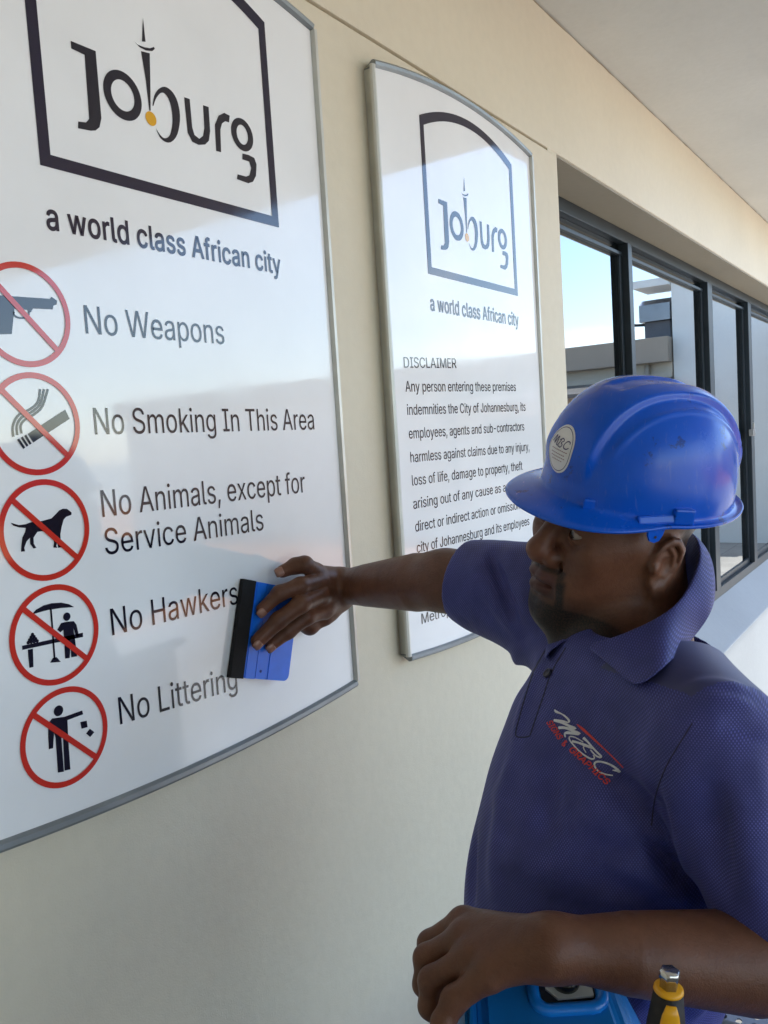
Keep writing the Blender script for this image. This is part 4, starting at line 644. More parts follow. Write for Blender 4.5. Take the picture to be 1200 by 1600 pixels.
def face_z(z): return np.where(z < -.045, -.045+(z+.045)/1.16, z)
def head_sdf(p):
    q = to_head(p); q[:, 2] = face_z(q[:, 2]); s = np.abs(q[:, 1]); m = np.stack([q[:, 0], s, q[:, 2]], 1)      # mirrored
    d = elli(q, (-.010, 0, .040), (.096, .075, .090))
    d = smin(d, elli(m, (.028, .018, -.030), (.060, .046, .075)), .03)
    d = smin(d, cone(m, (-.012, .045, -.066), (.070, .012, -.102), .022, .018), .03)
    d = smin(d, cone(m, (.0, .050, -.03), (.060, .022, -.072), .026, .024), .03)
    d = smin(d, ball(q, (.078, 0, -.104), .020), .022)
    d = smin(d, cone(m, (.066, .044, -.028), (.030, .062, -.012), .017, .014), .025)   # cheekbone
    d = smin(d, cone(m, (.083, .0, .014), (.068, .040, .014), .013, .011), .018)       # brow
    d = smax(d, -ball(m, (.088, .031, -.008), .0125), .012)                            # socket
    d = smin(d, cone(q, (.084, 0, .006), (.106, 0, -.036), .0085, .0125), .012)        # nose
    d = smin(d, ball(q, (.1065, 0, -.0385), .0135), .006)
    d = smin(d, elli(m, (.093, .0150, -.0440), (.0135, .0085, .0095)), .005)           # wings
    d = smax(d, -elli(m, (.099, .0075, -.0535), (.006, .0040, .005)), .003)
    d = smin(d, cone(m, (.090, .004, -.058), (.080, .026, -.070), .010, .007), .012)   # muzzle
    lip = smin(elli(m, (.0960, .006, -.0655), (.0105, .014, .0062)), cone(m, (.094, .012, -.0665), (.0835, .0255, -.0735), .0052, .0018), .006)
    low = smin(elli(m, (.0940, .004, -.0790), (.0110, .013, .0072)), cone(m, (.091, .010, -.0785), (.0825, .0250, -.0745), .0058, .0018), .006)
    d = smin(d, lip, .005); d = smin(d, low, .005)
    d = smax(d, -cone(m, (.1085, .0, -.0722), (.0835, .0265, -.0742), .0022, .0014), .0035)  # mouth line
    d = smax(d, -cone(m, (.088, .0215, -.048), (.079, .032, -.068), .0012, .0012), .007)   # cheek fold
    # eye lids
    lid = ball(m, (.0765, .0315, -.008), .0142); c = m-np.array([.0765, .0315, -.008])
    slit = np.maximum(np.abs(c[:, 2]+.0004)-.0045*np.clip(1-(c[:, 1]/.0128)**2, 0, 1), .006-c[:, 0])
    d = smin(d, np.maximum(lid, -slit), .003)
    # ear
    e0 = np.array([-.004, .0740, -.026]); er = m-e0
    ang = np.array([.28, 0, .0]); 
    hx = er[:, 0]*.94-er[:, 2]*.17*-1*0-er[:, 1]*.34; hy = er[:, 1]*.94+er[:, 0]*-.34; hz = er[:, 2]
    e = np.stack([hx, hy, hz], 1)
    rim_pts = [(.012, -.002, .000), (.011, .003, .012), (.006, .006, .022), (-.003, .009, .027), (-.013, .011, .024), (-.021, .013, .014), (-.021, .011, -.002), (-.014, .008, -.016), (-.006, .005, -.026), (.004, .002, -.028), (.010, -.001, -.022)]
    rim = chain(e, rim_pts, [.0042, .0042, .0042, .0042, .0044, .0044, .0042, .0044, .0062, .0066, .005])
    plate = elli(e, (-.002, .000, .0), (.021, .0075, .030))
    anti = chain(e, [(-.003, .007, .020), (-.012, .009, .010), (-.013, .008, -.004), (-.005, .006, -.014)], [.0034, .0036, .0036, .003])
    ear = smin(smin(plate, rim, .005), anti, .004)
    ear = smax(ear, -elli(e, (-.001, .011, -.003), (.0085, .0085, .0105)), .004)
    ear = smin(ear, elli(e, (.0105, .004, -.004), (.0055, .0055, .008)), .003)      # tragus
    d = smin(d, ear, .006)
    return d

# right hand, flat on the squeegee (points on the photo, metres before the wall)
def fw(*a): return [onwall(x, y, o) for x, y, o in a]
RH = {
 'little': (fw((492, 893, .066), (476, 882, .070), (462, 884, .058), (441, 893, .044)), [.0115, .0105, .0100, .0082]),
 'ring': (fw((497, 908, .072), (470, 915, .078), (437, 927, .060), (410, 952, .043)), [.0115, .0105, .0096, .0080]),
 'middle': (fw((500, 930, .076), (470, 944, .082), (436, 969, .062), (403, 1001, .043)), [.0120, .0112, .0104, .0090]),
 'index': (fw((506, 952, .072), (479, 963, .072), (450, 986, .056), (424, 1007, .041)), [.0125, .0110, .0098, .0080]),
 'thumb': (fw((512, 955, .052), (484, 978, .040), (462, 972, .034)), [.014, .0115, .009]),
}
RPALM = [(fw((528, 905, .062), (494, 897, .066)), .0165, .0125), (fw((530, 912, .064), (498, 912, .070)), .018, .0125), (fw((532, 924, .064), (501, 930, .073)), .018, .0132), (fw((534, 932, .062), (506, 950, .070)), .017, .0140), (fw((534, 935, .056), (508, 962, .054)), .016, .0120)]
# left hand, curled over the top of the blue ladder
LH = {
 'index': ([P(722, 1442, 0.780), P(672, 1474, 0.795), P(668, 1510, 0.795), P(690, 1535, 0.785)], [.0125, .0112, .0098, .0080]),
 'middle': ([P(724, 1466, 0.755), P(667, 1497, 0.765), P(664, 1538, 0.765), P(686, 1562, 0.760)], [.0128, .0116, .0104, .0085]),
 'ring': ([P(736, 1496, 0.730), P(675, 1532, 0.738), P(673, 1572, 0.735), P(694, 1594, 0.730)], [.0126, .0114, .0102, .0085]),
 'little': ([P(760, 1526, 0.708), P(710, 1562, 0.712), P(692, 1598, 0.708), P(694, 1624, 0.700)], [.0122, .0108, .0096, .0080]),
 'thumb': ([P(800, 1470, 0.770), P(760, 1510, 0.800), P(722, 1530, 0.810)], [.015, .012, .0095]),
}
LPALM = [([LW, P(728, 1445, 0.776)], .0215, .0155), ([LW, P(730, 1468, 0.752)], .0225, .0160), ([LW, P(742, 1496, 0.728)], .0220, .0158), ([P(858, 1484, 0.702), P(770, 1518, 0.707)], .0195, .0145), ([P(850, 1488, 0.715), P(800, 1475, 0.765)], .022, .016)]
def hand_sdf(p, fingers, palm, g=1.0):
    d = None
    for (a, b), r1, r2 in palm:
        e = cone(p, a, b, r1*g, r2*g); d = e if d is None else smin(d, e, .010)
    out_ = d
    for k, (pts, rs) in fingers.items():
        e = chain(p, pts, [r*g for r in rs])
        for j, r in zip(pts[1:-1], rs[1:-1]): e = smin(e, ball(p, j, r*1.06*g), .005)      # knuckles
        out_ = np.minimum(out_, smin(d, e, .009))
    return out_
def larm_sdf(p):
    m1 = LE+(LW-LE)*.28; m2 = LE+(LW-LE)*.72
    d = chain(p, [LS, LS+(LE-LS)*.5, LE], [.050, .047, .040])
    d = smin(d, chain(p, [LE, m1, m2, LW], [.037, .0425, .0330, .0225]), .02); return d
def rarm_sdf(p):
    m1 = RE+(RW-RE)*.25; m2 = RE+(RW-RE)*.72
    d = chain(p, [RS, RS+(RE-RS)*.5, RE], [.054, .050, .0435])
    d = smin(d, chain(p, [RE, m1, m2, RW], [.0410, .0440, .0340, .0262]), .02); return d
GROUPS = []
def bs(pts, r):
    q = np.array([list(x) for x in pts]); c = (q.max(0)+q.min(0))/2; return c, np.linalg.norm(q-c, axis=1).max()+r
GROUPS.append((head_sdf, (A3(HO), .17), .01))
GROUPS.append((lambda p: smin(cone(p, NECK0, NB, .054, .050), cone(p, H(.012, 0, -.075), NB+fT*.015, .034, .046), .02), bs([NECK0, NB], .08), .025))
def trunk(p):
    d = elli(p, T0, (.105, .15, .20), TAX); d = smin(d, elli(p, BEL, (.12, .135, .18), TAX), .06)
    d = smin(d, cone(p, RS-uT*.02, LS-uT*.02, .045, .05), .03); d = smin(d, elli(p, PEL, (.11, .14, .13), TAX), .05); return d
GROUPS.append((trunk, bs([T0, PEL], .36), .04))
GROUPS.append((larm_sdf, bs([LS, LE, LW], .06), .03))
GROUPS.append((rarm_sdf, bs([RS, RE, RW], .06), .03))
GROUPS.append((lambda p: hand_sdf(p, LH, LPALM), bs([LW, LH['index'][0][1], LH['little'][0][3]], .05), .014))
GROUPS.append((lambda p: hand_sdf(p, RH, RPALM, 1.2), bs([RW, RH['little'][0][3], RH['middle'][0][3]], .05), .012))
def culled(groups, p, far=.5):
    lo, hi = p.min(0), p.max(0); c = (lo+hi)/2; r = np.linalg.norm(hi-lo)/2; d = None
    big = r > .3
    for f, (gc, gr), k in groups:
        if not big and np.linalg.norm(gc-c) > gr+r+.06: continue
        e = f(p); d = e if d is None else smin(d, e, k)
    return d if d is not None else np.full(len(p), far)
def body_sdf(p): return culled(GROUPS, p)

person = empty('person', (0, 0, 0)); person.location = (PEL.x, PEL.y, 0)
tag(person, 'man in a blue hard hat and navy polo shirt wiping the near sign', 'person')

# skin
def skin_mat():
    m = NT('dark_skin').set(Specular_IOR_Level=.32, Subsurface_Weight=.10, Subsurface_Scale=.004)
    m.b.inputs['Subsurface Radius'].default_value = (1, .35, .2)
    a = lambda nm: (lambda o: o.outputs['Fac'])(m.n('ShaderNodeAttribute', attribute_name=nm))
    c1 = m.ramp(m.noise(22, 6, .65), (.100, .041, .022, 1), (.155, .067, .037, 1), .32, .70)
    c1 = m.mix(m.math('MULTIPLY', m.ramp(m.noise(190, 4), (0, 0, 0, 1), (1, 1, 1, 1), .5, .75), .25), c1, (.055, .024, .014, 1))
    c1 = m.mix(a('warm'), c1, (.20, .075, .042, 1))
    c1 = m.mix(a('lips'), c1, (.085, .036, .030, 1))
    bn = m.math('MULTIPLY', a('beard'), m.math('ADD', m.ramp(m.noise(520, 2), (.78, .78, .78, 1), (1, 1, 1, 1), .35, .62), 0))
    c1 = m.mix(bn, c1, (.0035, .003, .003, 1)); m.color(c1)
    m.l(m.math('ADD', m.math('MULTIPLY', m.noise(60, 4), .12), .40), m.b.inputs['Roughness'])
    vo = m.n('ShaderNodeTexVoronoi'); vo.inputs['Scale'].default_value = 700; m.l(m.coord(), vo.inputs['Vector'])
    m.bump(m.math('ADD', m.math('ADD', m.math('MULTIPLY', vo.outputs[0], .35), m.math('MULTIPLY', m.noise(260, 4), .8)), m.math('MULTIPLY', m.noise(55, 3), 1.6)), .40, .0010); return m.m
M['skin'] = skin_mat()
allp = np.array([list(x) for x in (LS, RS, LE, LW, RE, RW, HO, NB, T0, PEL)]+[list(q) for h_ in (RH, LH) for v in h_.values() for q in v[0]])
Vb, Qb = surface(body_sdf, allp.min(0)-.2, allp.max(0)+.2, .00165)
Vb = relax(Vb, Qb, 1, .45)
me = mesh_from('body', Vb, Qb)
q = to_head(Vb); q[:, 2] = face_z(q[:, 2]); s_ = np.abs(q[:, 1])
sst = lambda a, b, x: (lambda t: t*t*(3-2*t))(np.clip((x-a)/(b-a), 0, 1))
hd = (np.linalg.norm(q-np.array([0, 0, -.02]), axis=1) < .15)
lipz = sst(.004, .0015, np.abs(np.abs(q[:, 2]+.0724)-.006)-.0045)*sst(.078, .084, q[:, 0])*sst(.027, .023, s_)
paint(me, 'lips', lipz*hd)
must = sst(-.0515, -.0545, q[:, 2])*sst(-.0665, -.063, q[:, 2])*sst(.036, .030, s_)*sst(.07, .078, q[:, 0])*.9
goat = np.maximum(sst(-.087, -.093, q[:, 2])*sst(.030, .052, q[:, 0]), sst(.022, .028, s_)*sst(.040, .033, s_)*sst(-.058, -.066, q[:, 2])*sst(.055, .066, q[:, 0]))
jaw = sst(-.068, -.100, q[:, 2]+.25*(q[:, 0]-.06)*-.3)*sst(-.02, .03, q[:, 0])*sst(-.135, -.120, q[:, 2])*.75
hair = np.maximum(sst(-.025, -.045, q[:, 0])*sst(-.055, -.03, q[:, 2]), sst(.012, .022, q[:, 2])*sst(.045, .02, q[:, 0]))*.9
paint(me, 'beard', np.clip(np.maximum.reduce([must*(1-lipz), goat*(1-lipz), jaw, hair]), 0, 1)*hd)
warm = sst(.03, .008, np.linalg.norm(q-np.array([.105, 0, -.04]), axis=1))*.55*hd
warm = np.maximum(warm, sst(.05, .01, np.linalg.norm(np.stack([q[:, 0], s_, q[:, 2]], 1)-np.array([.055, .055, -.045]), axis=1))*.22*hd)
for h_ in (RH, LH):
    for k, (pts, rs) in h_.items():
        warm = np.maximum(warm, sst(.020, .004, np.linalg.norm(Vb-A3(pts[-1]), axis=1))*.55)
paint(me, 'warm', warm)
body = link('body', me, M['skin'], person, True)
bvh_body = BVHTree.FromPolygons([tuple(v) for v in Vb], [tuple(x) for x in Qb]) if False else None
# eyes
bm = bmesh.new()
M['eye'] = plain('eye_white', (.26, .21, .17, 1), .2); M['iris'] = plain('iris_dark', (.012, .007, .005, 1), .1)
for sg in (1, -1):
    bm = bmesh.new(); c = H(.0765, .0315*sg, -.008)
    r = bmesh.ops.create_uvsphere(bm, u_segments=32, v_segments=20, radius=.0122)
    for v in bm.verts: v.co = v.co+c
    look = (HF*.9-HL*.25-HU*.15).normalized()
    for f_ in bm.faces:
        if (f_.calc_center_median()-c).normalized().dot(look) > .89: f_.material_index = 1
    bm_obj('eye', bm, [M['eye'], M['iris']], body, True)
# fingernails
M['nail'] = varied('fingernail', (.30, .15, .105, 1), .3, 200, .12, .1, 300, .0004)
def nail(pts, rs, up, w_=.0062, ln=.0115, back=.002):
    tip = Vector(pts[-1]); d = (tip-Vector(pts[-2])).normalized(); n_ = (up-d*up.dot(d)).normalized(); s = d.cross(n_)
    bm = bmesh.new(); r = rs[-1]+.0003; g = []
    for i in range(9):
        t = i/8; row = []
        for k in range(9):
            a = (k/8-.5)*2; wd = w_*(1-.28*max(0, abs(t-.5)*2)**3)
            x = a*wd; row.append(bm.verts.new(tip+d*(back+(t-.55)*ln+rs[-1]*.35)+s*x+n_*(math.sqrt(max(r*r-x*x, 0))-max(0, t-.62)**2*.022)))
        g.append(row)
    for i in range(8):
        for k in range(8): bm.faces.new((g[i][k], g[i+1][k], g[i+1][k+1], g[i][k+1]))
    o = bm_obj('fingernail', bm, M['nail'], body, True); md = o.modifiers.new('thick', 'SOLIDIFY'); md.thickness = .0009; md.offset = 0
for k, upv in (('little', Vector((-.75, -.55, .25))), ('ring', Vector((-.45, -.9, -.2))), ('middle', Vector((-.5, -.9, -.3))), ('index', Vector((-.5, -.9, -.3)))): nail(RH[k][0], [r*1.2 for r in RH[k][1]], upv, .0074, .0130)
for k in ('ring', 'little', 'middle', 'index'): nail(*LH[k], -RT*1.0-FW*.25)

# ------------------------------------------------------------------ clothes
def knit(name, c, hi, pitch=.0031):
    m = NT(name).set(Roughness=.62, Specular_IOR_Level=.35, Sheen_Weight=.10, Sheen_Roughness=.4, Sheen_Tint=(.55, .58, .95, 1))
    e1 = (lT-fT).normalized(); g = m.n('ShaderNodeNewGeometry'); tc_ = m.n('ShaderNodeTexCoord')
    def dot(v):
        o = m.n('ShaderNodeVectorMath', operation='DOT_PRODUCT'); m.l(tc_.outputs['Object'], o.inputs[0]); o.inputs[1].default_value = v; return o.outputs['Value']
    a = dot(e1*(2*math.pi/pitch)); b = dot(uT*(2*math.pi/pitch*.8))
    pat = m.math('MULTIPLY', m.math('SINE', a), m.math('SINE', b))
    fac = m.math('MULTIPLY', m.ramp(pat, (0, 0, 0, 1), (1, 1, 1, 1), .05, .75), m.ramp(m.noise(28, 4), (.35, .35, .35, 1), (1, 1, 1, 1), .35, .7))
    cl = m.ramp(m.noise(7, 5), scaled(c, .85), scaled(c, 1.15)); col = m.mix(fac, cl, hi); m.color(col)
    m.bump(m.math('ADD', m.math('MULTIPLY', pat, .5), m.math('MULTIPLY', m.noise(900, 2), .3)), .5, .0008); return m.m
M['knit'] = knit('navy_knit', (.036, .040, .165, 1), (.110, .120, .42, 1), .0029)
M['smooth'] = varied('navy_cloth', (.022, .025, .095, 1), .5, 9, .12, .15, 900, .0004, Sheen_Weight=.2, Sheen_Tint=(.6, .6, .95, 1))
lDir = (LE-LS).normalized(); rDir = (RE-RS).normalized()
LEND = LS+(LE-LS)*.80; REND = P(727, 905, 1.20)
rDir2 = (REND-RS).normalized()
lN = (lDir*.9+RT*.25-UP*.30).normalized()              # plane of the near sleeve's hem
def fold(p, a, b, amp, wdt, freq=1):
    """soft crease along the segment a-b"""
    a, b = A3(a), A3(b); ba = b-a; h = np.clip(((p-a)@ba)/(ba@ba), 0, 1); d = np.linalg.norm(p-a-h[:, None]*ba, axis=1)
    return amp*np.exp(-(d/wdt)**2)*np.sin(np.pi*np.clip(h*.9+.05, 0, 1))
FOLDS_PX = [((1078, 1412), (960, 1345), .010, .010), ((1085, 1385), (985, 1290), -.008, .009), ((1070, 1440), (930, 1400), .009, .011), ((1060, 1330), (900, 1255), .006, .016), ((1050, 1290), (960, 1215), -.005, .012),
    ((850, 1320), (872, 1160), -.006, .012), ((800, 1180), (772, 1400), .006, .012), ((1052, 1225), (1068, 1390), .008, .011), ((1030, 1240), (1056, 1400), -.010, .010),
    ((1150, 1200), (1190, 1420), .006, .012), ((1112, 1220), (1128, 1400), -.007, .012), ((1180, 1180), (1196, 1330), .006, .010), ((1096, 1092), (1180, 1108), .004, .007), ((1080, 1072), (1165, 1076), .004, .007), ((1120, 1130), (1195, 1150), -.003, .007),
    ((738, 880), (800, 985), .005, .008), ((765, 866), (812, 972), -.007, .008), ((796, 858), (826, 962), .006, .008), ((850, 1030), (806, 1150), .005, .009), ((742, 1300), (737, 1420), -.005, .010), ((828, 985), (800, 1045), -.007, .010), ((812, 1010), (785, 1110), .006, .010), ((770, 1230), (830, 1290), .004, .014),
    ((905, 1245), (1000, 1300), .006, .016), ((1000, 1575), (1060, 1500), .008, .011), ((960, 1590), (1000, 1520), -.008, .010), ((1080, 1590), (1112, 1520), .008, .011), ((940, 1480), (1040, 1420), -.006, .012), ((780, 1330), (900, 1380), .005, .016), ((920, 1100), (1010, 1150), -.003, .016)]
def sleeve_l(p):
    d = chain(p, [LS+lDir*.01, LS+(LE-LS)*.45, LS+(LE-LS)*.95], [.066, .068, .066]); return d
def sleeve_r(p):
    d = chain(p, [RS, RS+(REND-RS)*.55, REND+rDir2*.03], [.074, .066, .0545])
    return smin(d, chain(p, [RS-UP*.035, RS+(REND-RS)*.7-UP*.020], [.055, .045]), .03)
def shirt_base(p):
    d = elli(p, T0-uT*.012, (.132, .160, .205), TAX)
    d = smin(d, elli(p, BEL, (.142, .138, .205), TAX), .07)
    d = smin(d, elli(p, PEL-uT*.03, (.128, .145, .16), TAX), .07)
    d = smin(d, cone(p, RS-uT*.035, LS, .052, .064), .04)
    d = smin(d, cone(p, NB-uT*.026, LS+uT*.004, .080, .058), .04); d = smin(d, cone(p, NB-uT*.060, RS, .056, .056), .03)
    sl = smax(sleeve_l(p), (p-A3(LEND))@A3(lN), .003)
    sl = smax(sl, -cone(p, LS+(LE-LS)*.66, LS+(LE-LS)*1.1, .056, .060), .002)
    d = smin(d, sl, .012)
    sr = smax(sleeve_r(p), (p-A3(REND))@A3(rDir2), .003)
    sr = smax(sr, -cone(p, RS+(REND-RS)*.72, REND+rDir2*.06, .046, .051), .002)
    d = smin(d, sr, .03)
    return d
def march(x, y):
    d = ray(x, y).normalized(); t = .5
    for _ in range(60):
        e = shirt_base(A3(CAM+d*t)[None])[0]; t += e*.8
        if abs(e) < .0008 or t > 1.6: break
    return CAM+d*min(t, 1.3)
FOLDS = [(march(*a), march(*b), am, wd) for a, b, am, wd in FOLDS_PX]
def shirt_sdf(p):
    d = shirt_base(p)
    for a, b, am, wd in FOLDS: d = d-fold(p, a, b, am*1.9, wd)
    e1 = A3((lT-fT).normalized())
    d = d+.0012*np.sin(p@e1*70+np.sin(p[:, 2]*23)*2.1)*np.sin(p[:, 2]*31+p@e1*17)
    d = smax(d, -cone(p, NB+HU*.08, NB-uT*.075+fT*.012, .085, .050), .006)            # neck opening
    d = smax(d, A3(PEL-uT*.15)[2]-p[:, 2], .004)                                   # hem
    return d
sp_ = np.array([list(x) for x in (LS, RS, LE, REND, NB, T0, PEL)])
Vs, Qs = surface(shirt_sdf, sp_.min(0)-.2, sp_.max(0)+.2, .0026)
Vs = relax(Vs, Qs, 2, .5)
me = mesh_from('polo_shirt', Vs, Qs)
shirt = link('polo_shirt', me, [M['knit'], M['smooth']], person, True)
# smooth shoulder panel: a strip between the collar and the sleeve seam
cen = Vs[Qs].mean(1)
SA, SB = P(1040, 1075, .80), P(1082, 1125, .73)
def cam_px(v): 
    r = v-A3(CAM); d = r@A3(FW); return 600+r@A3(RT)/d*FPX, 800-r@A3(UP)/d*FPX, d
axl = A3(((LS+RS)/2-LS).normalized()); dl = (cen-A3(LS+uT*.02))@axl
hgt = (cen-A3(LS))@A3(uT); fwd_ = (cen-A3(LS))@A3(fT)
pan = (hgt > -.008) & (dl > -.012) & (dl < .115) & (fwd_ < .036)
pan |= False
me.polygons.foreach_set('material_index', pan.astype(np.int32)); me.update()
bvh_s = BVHTree.FromPolygons([Vector(v) for v in Vs], [tuple(int(i) for i in x) for x in Qs])
def hit(bvh, px_, py_, off=.001):
    d = ray(px_, py_).normalized(); h_ = bvh.ray_cast(CAM, d)
    if h_[0] is None: return None
    n_ = h_[1]; n_ = n_ if n_.dot(d) < 0 else -n_
    return h_[0]+n_*off, n_
def ribbon(bm, bvh, pts, wpx, off=.0012, mi=0, sub=3):
    """stitched stroke lying on a surface; wpx its width on the photo"""
    pts = spline(pts, (len(pts)-1)*sub+1) if len(pts) > 2 else np.array(pts, float); n = len(pts); rows = []
    ws = wpx if isinstance(wpx, (list, tuple)) else [wpx]*n
    if len(ws) != n: ws = np.interp(np.linspace(0, 1, n), np.linspace(0, 1, len(ws)), ws)
    for i in range(n):
        t = pts[min(i+1, n-1)]-pts[max(i-1, 0)]; t = t/(np.hypot(*t) or 1); nx = np.array([-t[1], t[0]])*ws[i]/2
        a = hit(bvh, *(pts[i]+nx), off*.3); c = hit(bvh, *pts[i], off); b = hit(bvh, *(pts[i]-nx), off*.3)
        if a and b and c: rows.append([bm.verts.new(x[0]) for x in (a, c, b)])
    for i in range(len(rows)-1):
        for k in (0, 1):
            f = bm.faces.new((rows[i][k], rows[i+1][k], rows[i+1][k+1], rows[i][k+1])); f.material_index = mi; f.smooth = True
# chest embroidery, traced at 6.667 times from (830,1090)
E_ = lambda pts: [(830+x/6.667, 1090+y/6.667) for x, y in pts]
M['thread_white'] = varied('white_thread', (.62, .63, .66, 1), .5, 400, .1, .3, 1500, .0003); M['thread_red'] = varied('red_thread', (.55, .035, .03, 1), .5, 400, .15, .3, 1500, .0003)
bm = bmesh.new()
ribbon(bm, bvh_s, E_([(248, 128), (262, 148), (320, 172), (372, 210), (397, 244), (380, 260), (330, 245), (240, 236)]), [2, 4, 2.2, 3, 3.5, 2.5, 3, 3.5])
ribbon(bm, bvh_s, E_([(240, 240), (320, 262), (400, 298), (460, 322), (400, 322), (330, 312), (288, 316)]), [3, 3.4, 4, 4.5, 3, 4, 4.5])
ribbon(bm, bvh_s, E_([(288, 316), (360, 320), (430, 345), (505, 378), (440, 374), (380, 366), (352, 378), (358, 415)]), [4, 3, 4, 4.6, 4, 4.5, 3.4, 1.5])
ribbon(bm, bvh_s, E_([(430, 455), (490, 470), (560, 495), (640, 525), (580, 500), (545, 520), (575, 575)]), [4, 3, 4.5, 3.6, 3.2, 2, 1.5])
ribbon(bm, bvh_s, E_([(545, 420), (590, 460), (650, 530), (700, 580), (732, 612), (715, 622), (670, 600), (620, 545)]), [5, 3, 3, 3, 3, 3, 2.5, 2])
ribbon(bm, bvh_s, E_([(650, 600), (660, 630), (630, 640), (570, 610), (500, 555), (430, 480), (398, 430), (410, 405), (470, 420), (545, 465)]), [2, 2.4, 3, 2.6, 2.2, 2.2, 2.2, 2, 1.8, 1.6])
ribbon(bm, bvh_s, E_([(850, 755), (895, 760), (928, 775), (880, 730), (810, 690), (730, 668), (675, 672), (660, 705), (690, 755), (760, 795), (855, 810)]), [1.5, 3.5, 3.5, 3.5, 3, 3, 3.4, 3, 2.6, 2.6, 1.6])
ribbon(bm, bvh_s, E_([(480, 280), (540, 330), (640, 420), (760, 530), (880, 645), (962, 728)]), [1.5, 4.5, 3.6, 2.2, 1.8, 1.5], mi=1)
def e_text(s, a, b, hpx, shear):
    a = np.array(E_([a])[0]); b = np.array(E_([b])[0]); u = (b-a)/np.hypot(*(b-a)); v = np.array([u[1], -u[0]])+u*shear; v = v/np.hypot(*v)
    gl = text_loops(s, .018); allx = [p[0] for g in gl for l_ in g for p in l_]; mn, mxx = min(allx), max(allx); k = np.hypot(*(b-a))/(mxx-mn)
    for g in gl:
        for n_, grp in enumerate(contours(g)): loops_fill(bm, grp, lambda p: (hit(bvh_s, *(a+u*(p[0]-mn)*k+v*p[1]/.509*hpx), .0012+.0001*n_) or (Vector((0, 0, 0)),))[0], 1, (g.key, n_), g.x)
e_text('SIGNS', (163, 262), (287, 442), 9.5, .18); e_text('&', (318, 490), (356, 515), 9.5, .1); e_text('GRAPHICS', (392, 548), (783, 912), 10, .18)
emb = bm_obj('chest_embroidery', bm, [M['thread_white'], M['thread_red']], shirt)
# seams, placket and button
M['seam'] = plain('seam_thread', (.012, .012, .042, 1), .7)
bm = bmesh.new()
for pts in ([(884, 1012), (862, 1050), (850, 1085), (838, 1120), (828, 1150)], [(862, 1000), (836, 1045), (822, 1085), (812, 1120), (806, 1148), (818, 1152), (828, 1150)], [(1082, 1130), (1060, 1165), (1040, 1200), (1024, 1245), (1018, 1290)]):
    bm = bmesh.new(); ribbon(bm, bvh_s, pts, 2.2, .0006, sub=6); bm_obj('seam', bm, M['seam'], shirt)
hb = hit(bvh_s, 857, 1053, .0008)
if hb:
    bm = bmesh.new(); n_ = hb[1]; x_ = n_.orthogonal().normalized(); y_ = n_.cross(x_); prof = [(.0005, .0012), (.0036, .0012), (.0042, .0022), (.0054, .0024), (.0058, .0014), (.0058, 0)]
    rr = [[bm.verts.new(hb[0]+(x_*math.cos(t)+y_*math.sin(t))*r+n_*z) for t in [2*math.pi*i/20 for i in range(20)]] for r, z in prof]
    for i in range(len(rr)-1):
        for k in range(20): bm.faces.new((rr[i][k], rr[i][(k+1) % 20], rr[i+1][(k+1) % 20], rr[i+1][k]))
    bm.faces.new(rr[0]); bm_obj('button', bm, plain('dark_button', (.012, .012, .03, 1), .3), shirt, True)
# collar: fold line F, outer edge E
stations = [  # fold line, outer edge (photo x, y, depth)
 ((884, 1004, .868), (862, 1030, .868)), ((893, 980, .925), (868, 1000, .945)), ((935, 925, .975), (915, 950, 1.0)), ((1010, 868, .985), (1010, 890, 1.02)), ((1066, 838, .955), (1078, 858, .995)),
 ((1086, 842, .915), (1104, 880, .945)), ((1094, 868, .880), (1108, 925, .895)), ((1084, 905, .842), (1098, 960, .835)), ((1062, 942, .806), (1074, 998, .790)), ((1030, 968, .788), (1042, 1034, .768)), ((985, 990, .786), (997, 1067, .758)), ((950, 1003, .795), (962, 1040, .772)), ((930, 1008, .806), (932, 1012, .796))]
def rest(px_, py_, d, on):
    h_ = hit(bvh_s, px_, py_, 0)
    if on and h_: d = min(d+.03, (h_[0]-CAM).dot(FW)-.006)
    return P(px_, py_, d)
Fp = spline([P(s[0][0], s[0][1], s[0][2]+.09) for s in stations], 61); Ep = spline([rest(s[1][0], s[1][1], s[1][2]+.09, i >= 7) for i, s in enumerate(stations)], 61)
cN = np.array(list(NB)); bm = bmesh.new(); rows = []
for i in range(61):
    F_, E2 = Fp[i], Ep[i]; c0 = cN+np.array([0, 0, F_[2]-cN[2]]); inn = F_-c0; inn /= np.linalg.norm(inn)+1e-9
    I2 = F_-np.array([0, 0, float(np.interp(i, [0, 12, 20, 35, 46, 60], [.022, .035, .075, .075, .05, .022]))])-inn*.004; row = []
    for t in (1, .66, .33): row.append(F_+(I2-F_)*t-inn*.004*(1 if t < 1 else .5))
    row.append(F_-inn*.002+np.array([0, 0, .0022])); row.append(F_+inn*.0015+np.array([0, 0, .0022]))
    for t in (.12, .3, .5, .7, .88, 1): row.append(F_+(E2-F_)*t+inn*(.0045+.006*math.sin(math.pi*min(t, 1)*.9)))
    rows.append([bm.verts.new(x) for x in row])
for i in range(60):
    for k in range(len(rows[0])-1): bm.faces.new((rows[i][k], rows[i+1][k], rows[i+1][k+1], rows[i][k+1]))
col = bm_obj('collar', bm, M['knit'], shirt, True)
md = col.modifiers.new('t', 'SOLIDIFY'); md.thickness = .0026; md.offset = 0
md = col.modifiers.new('s', 'SUBSURF'); md.levels = 1; md.render_levels = 2

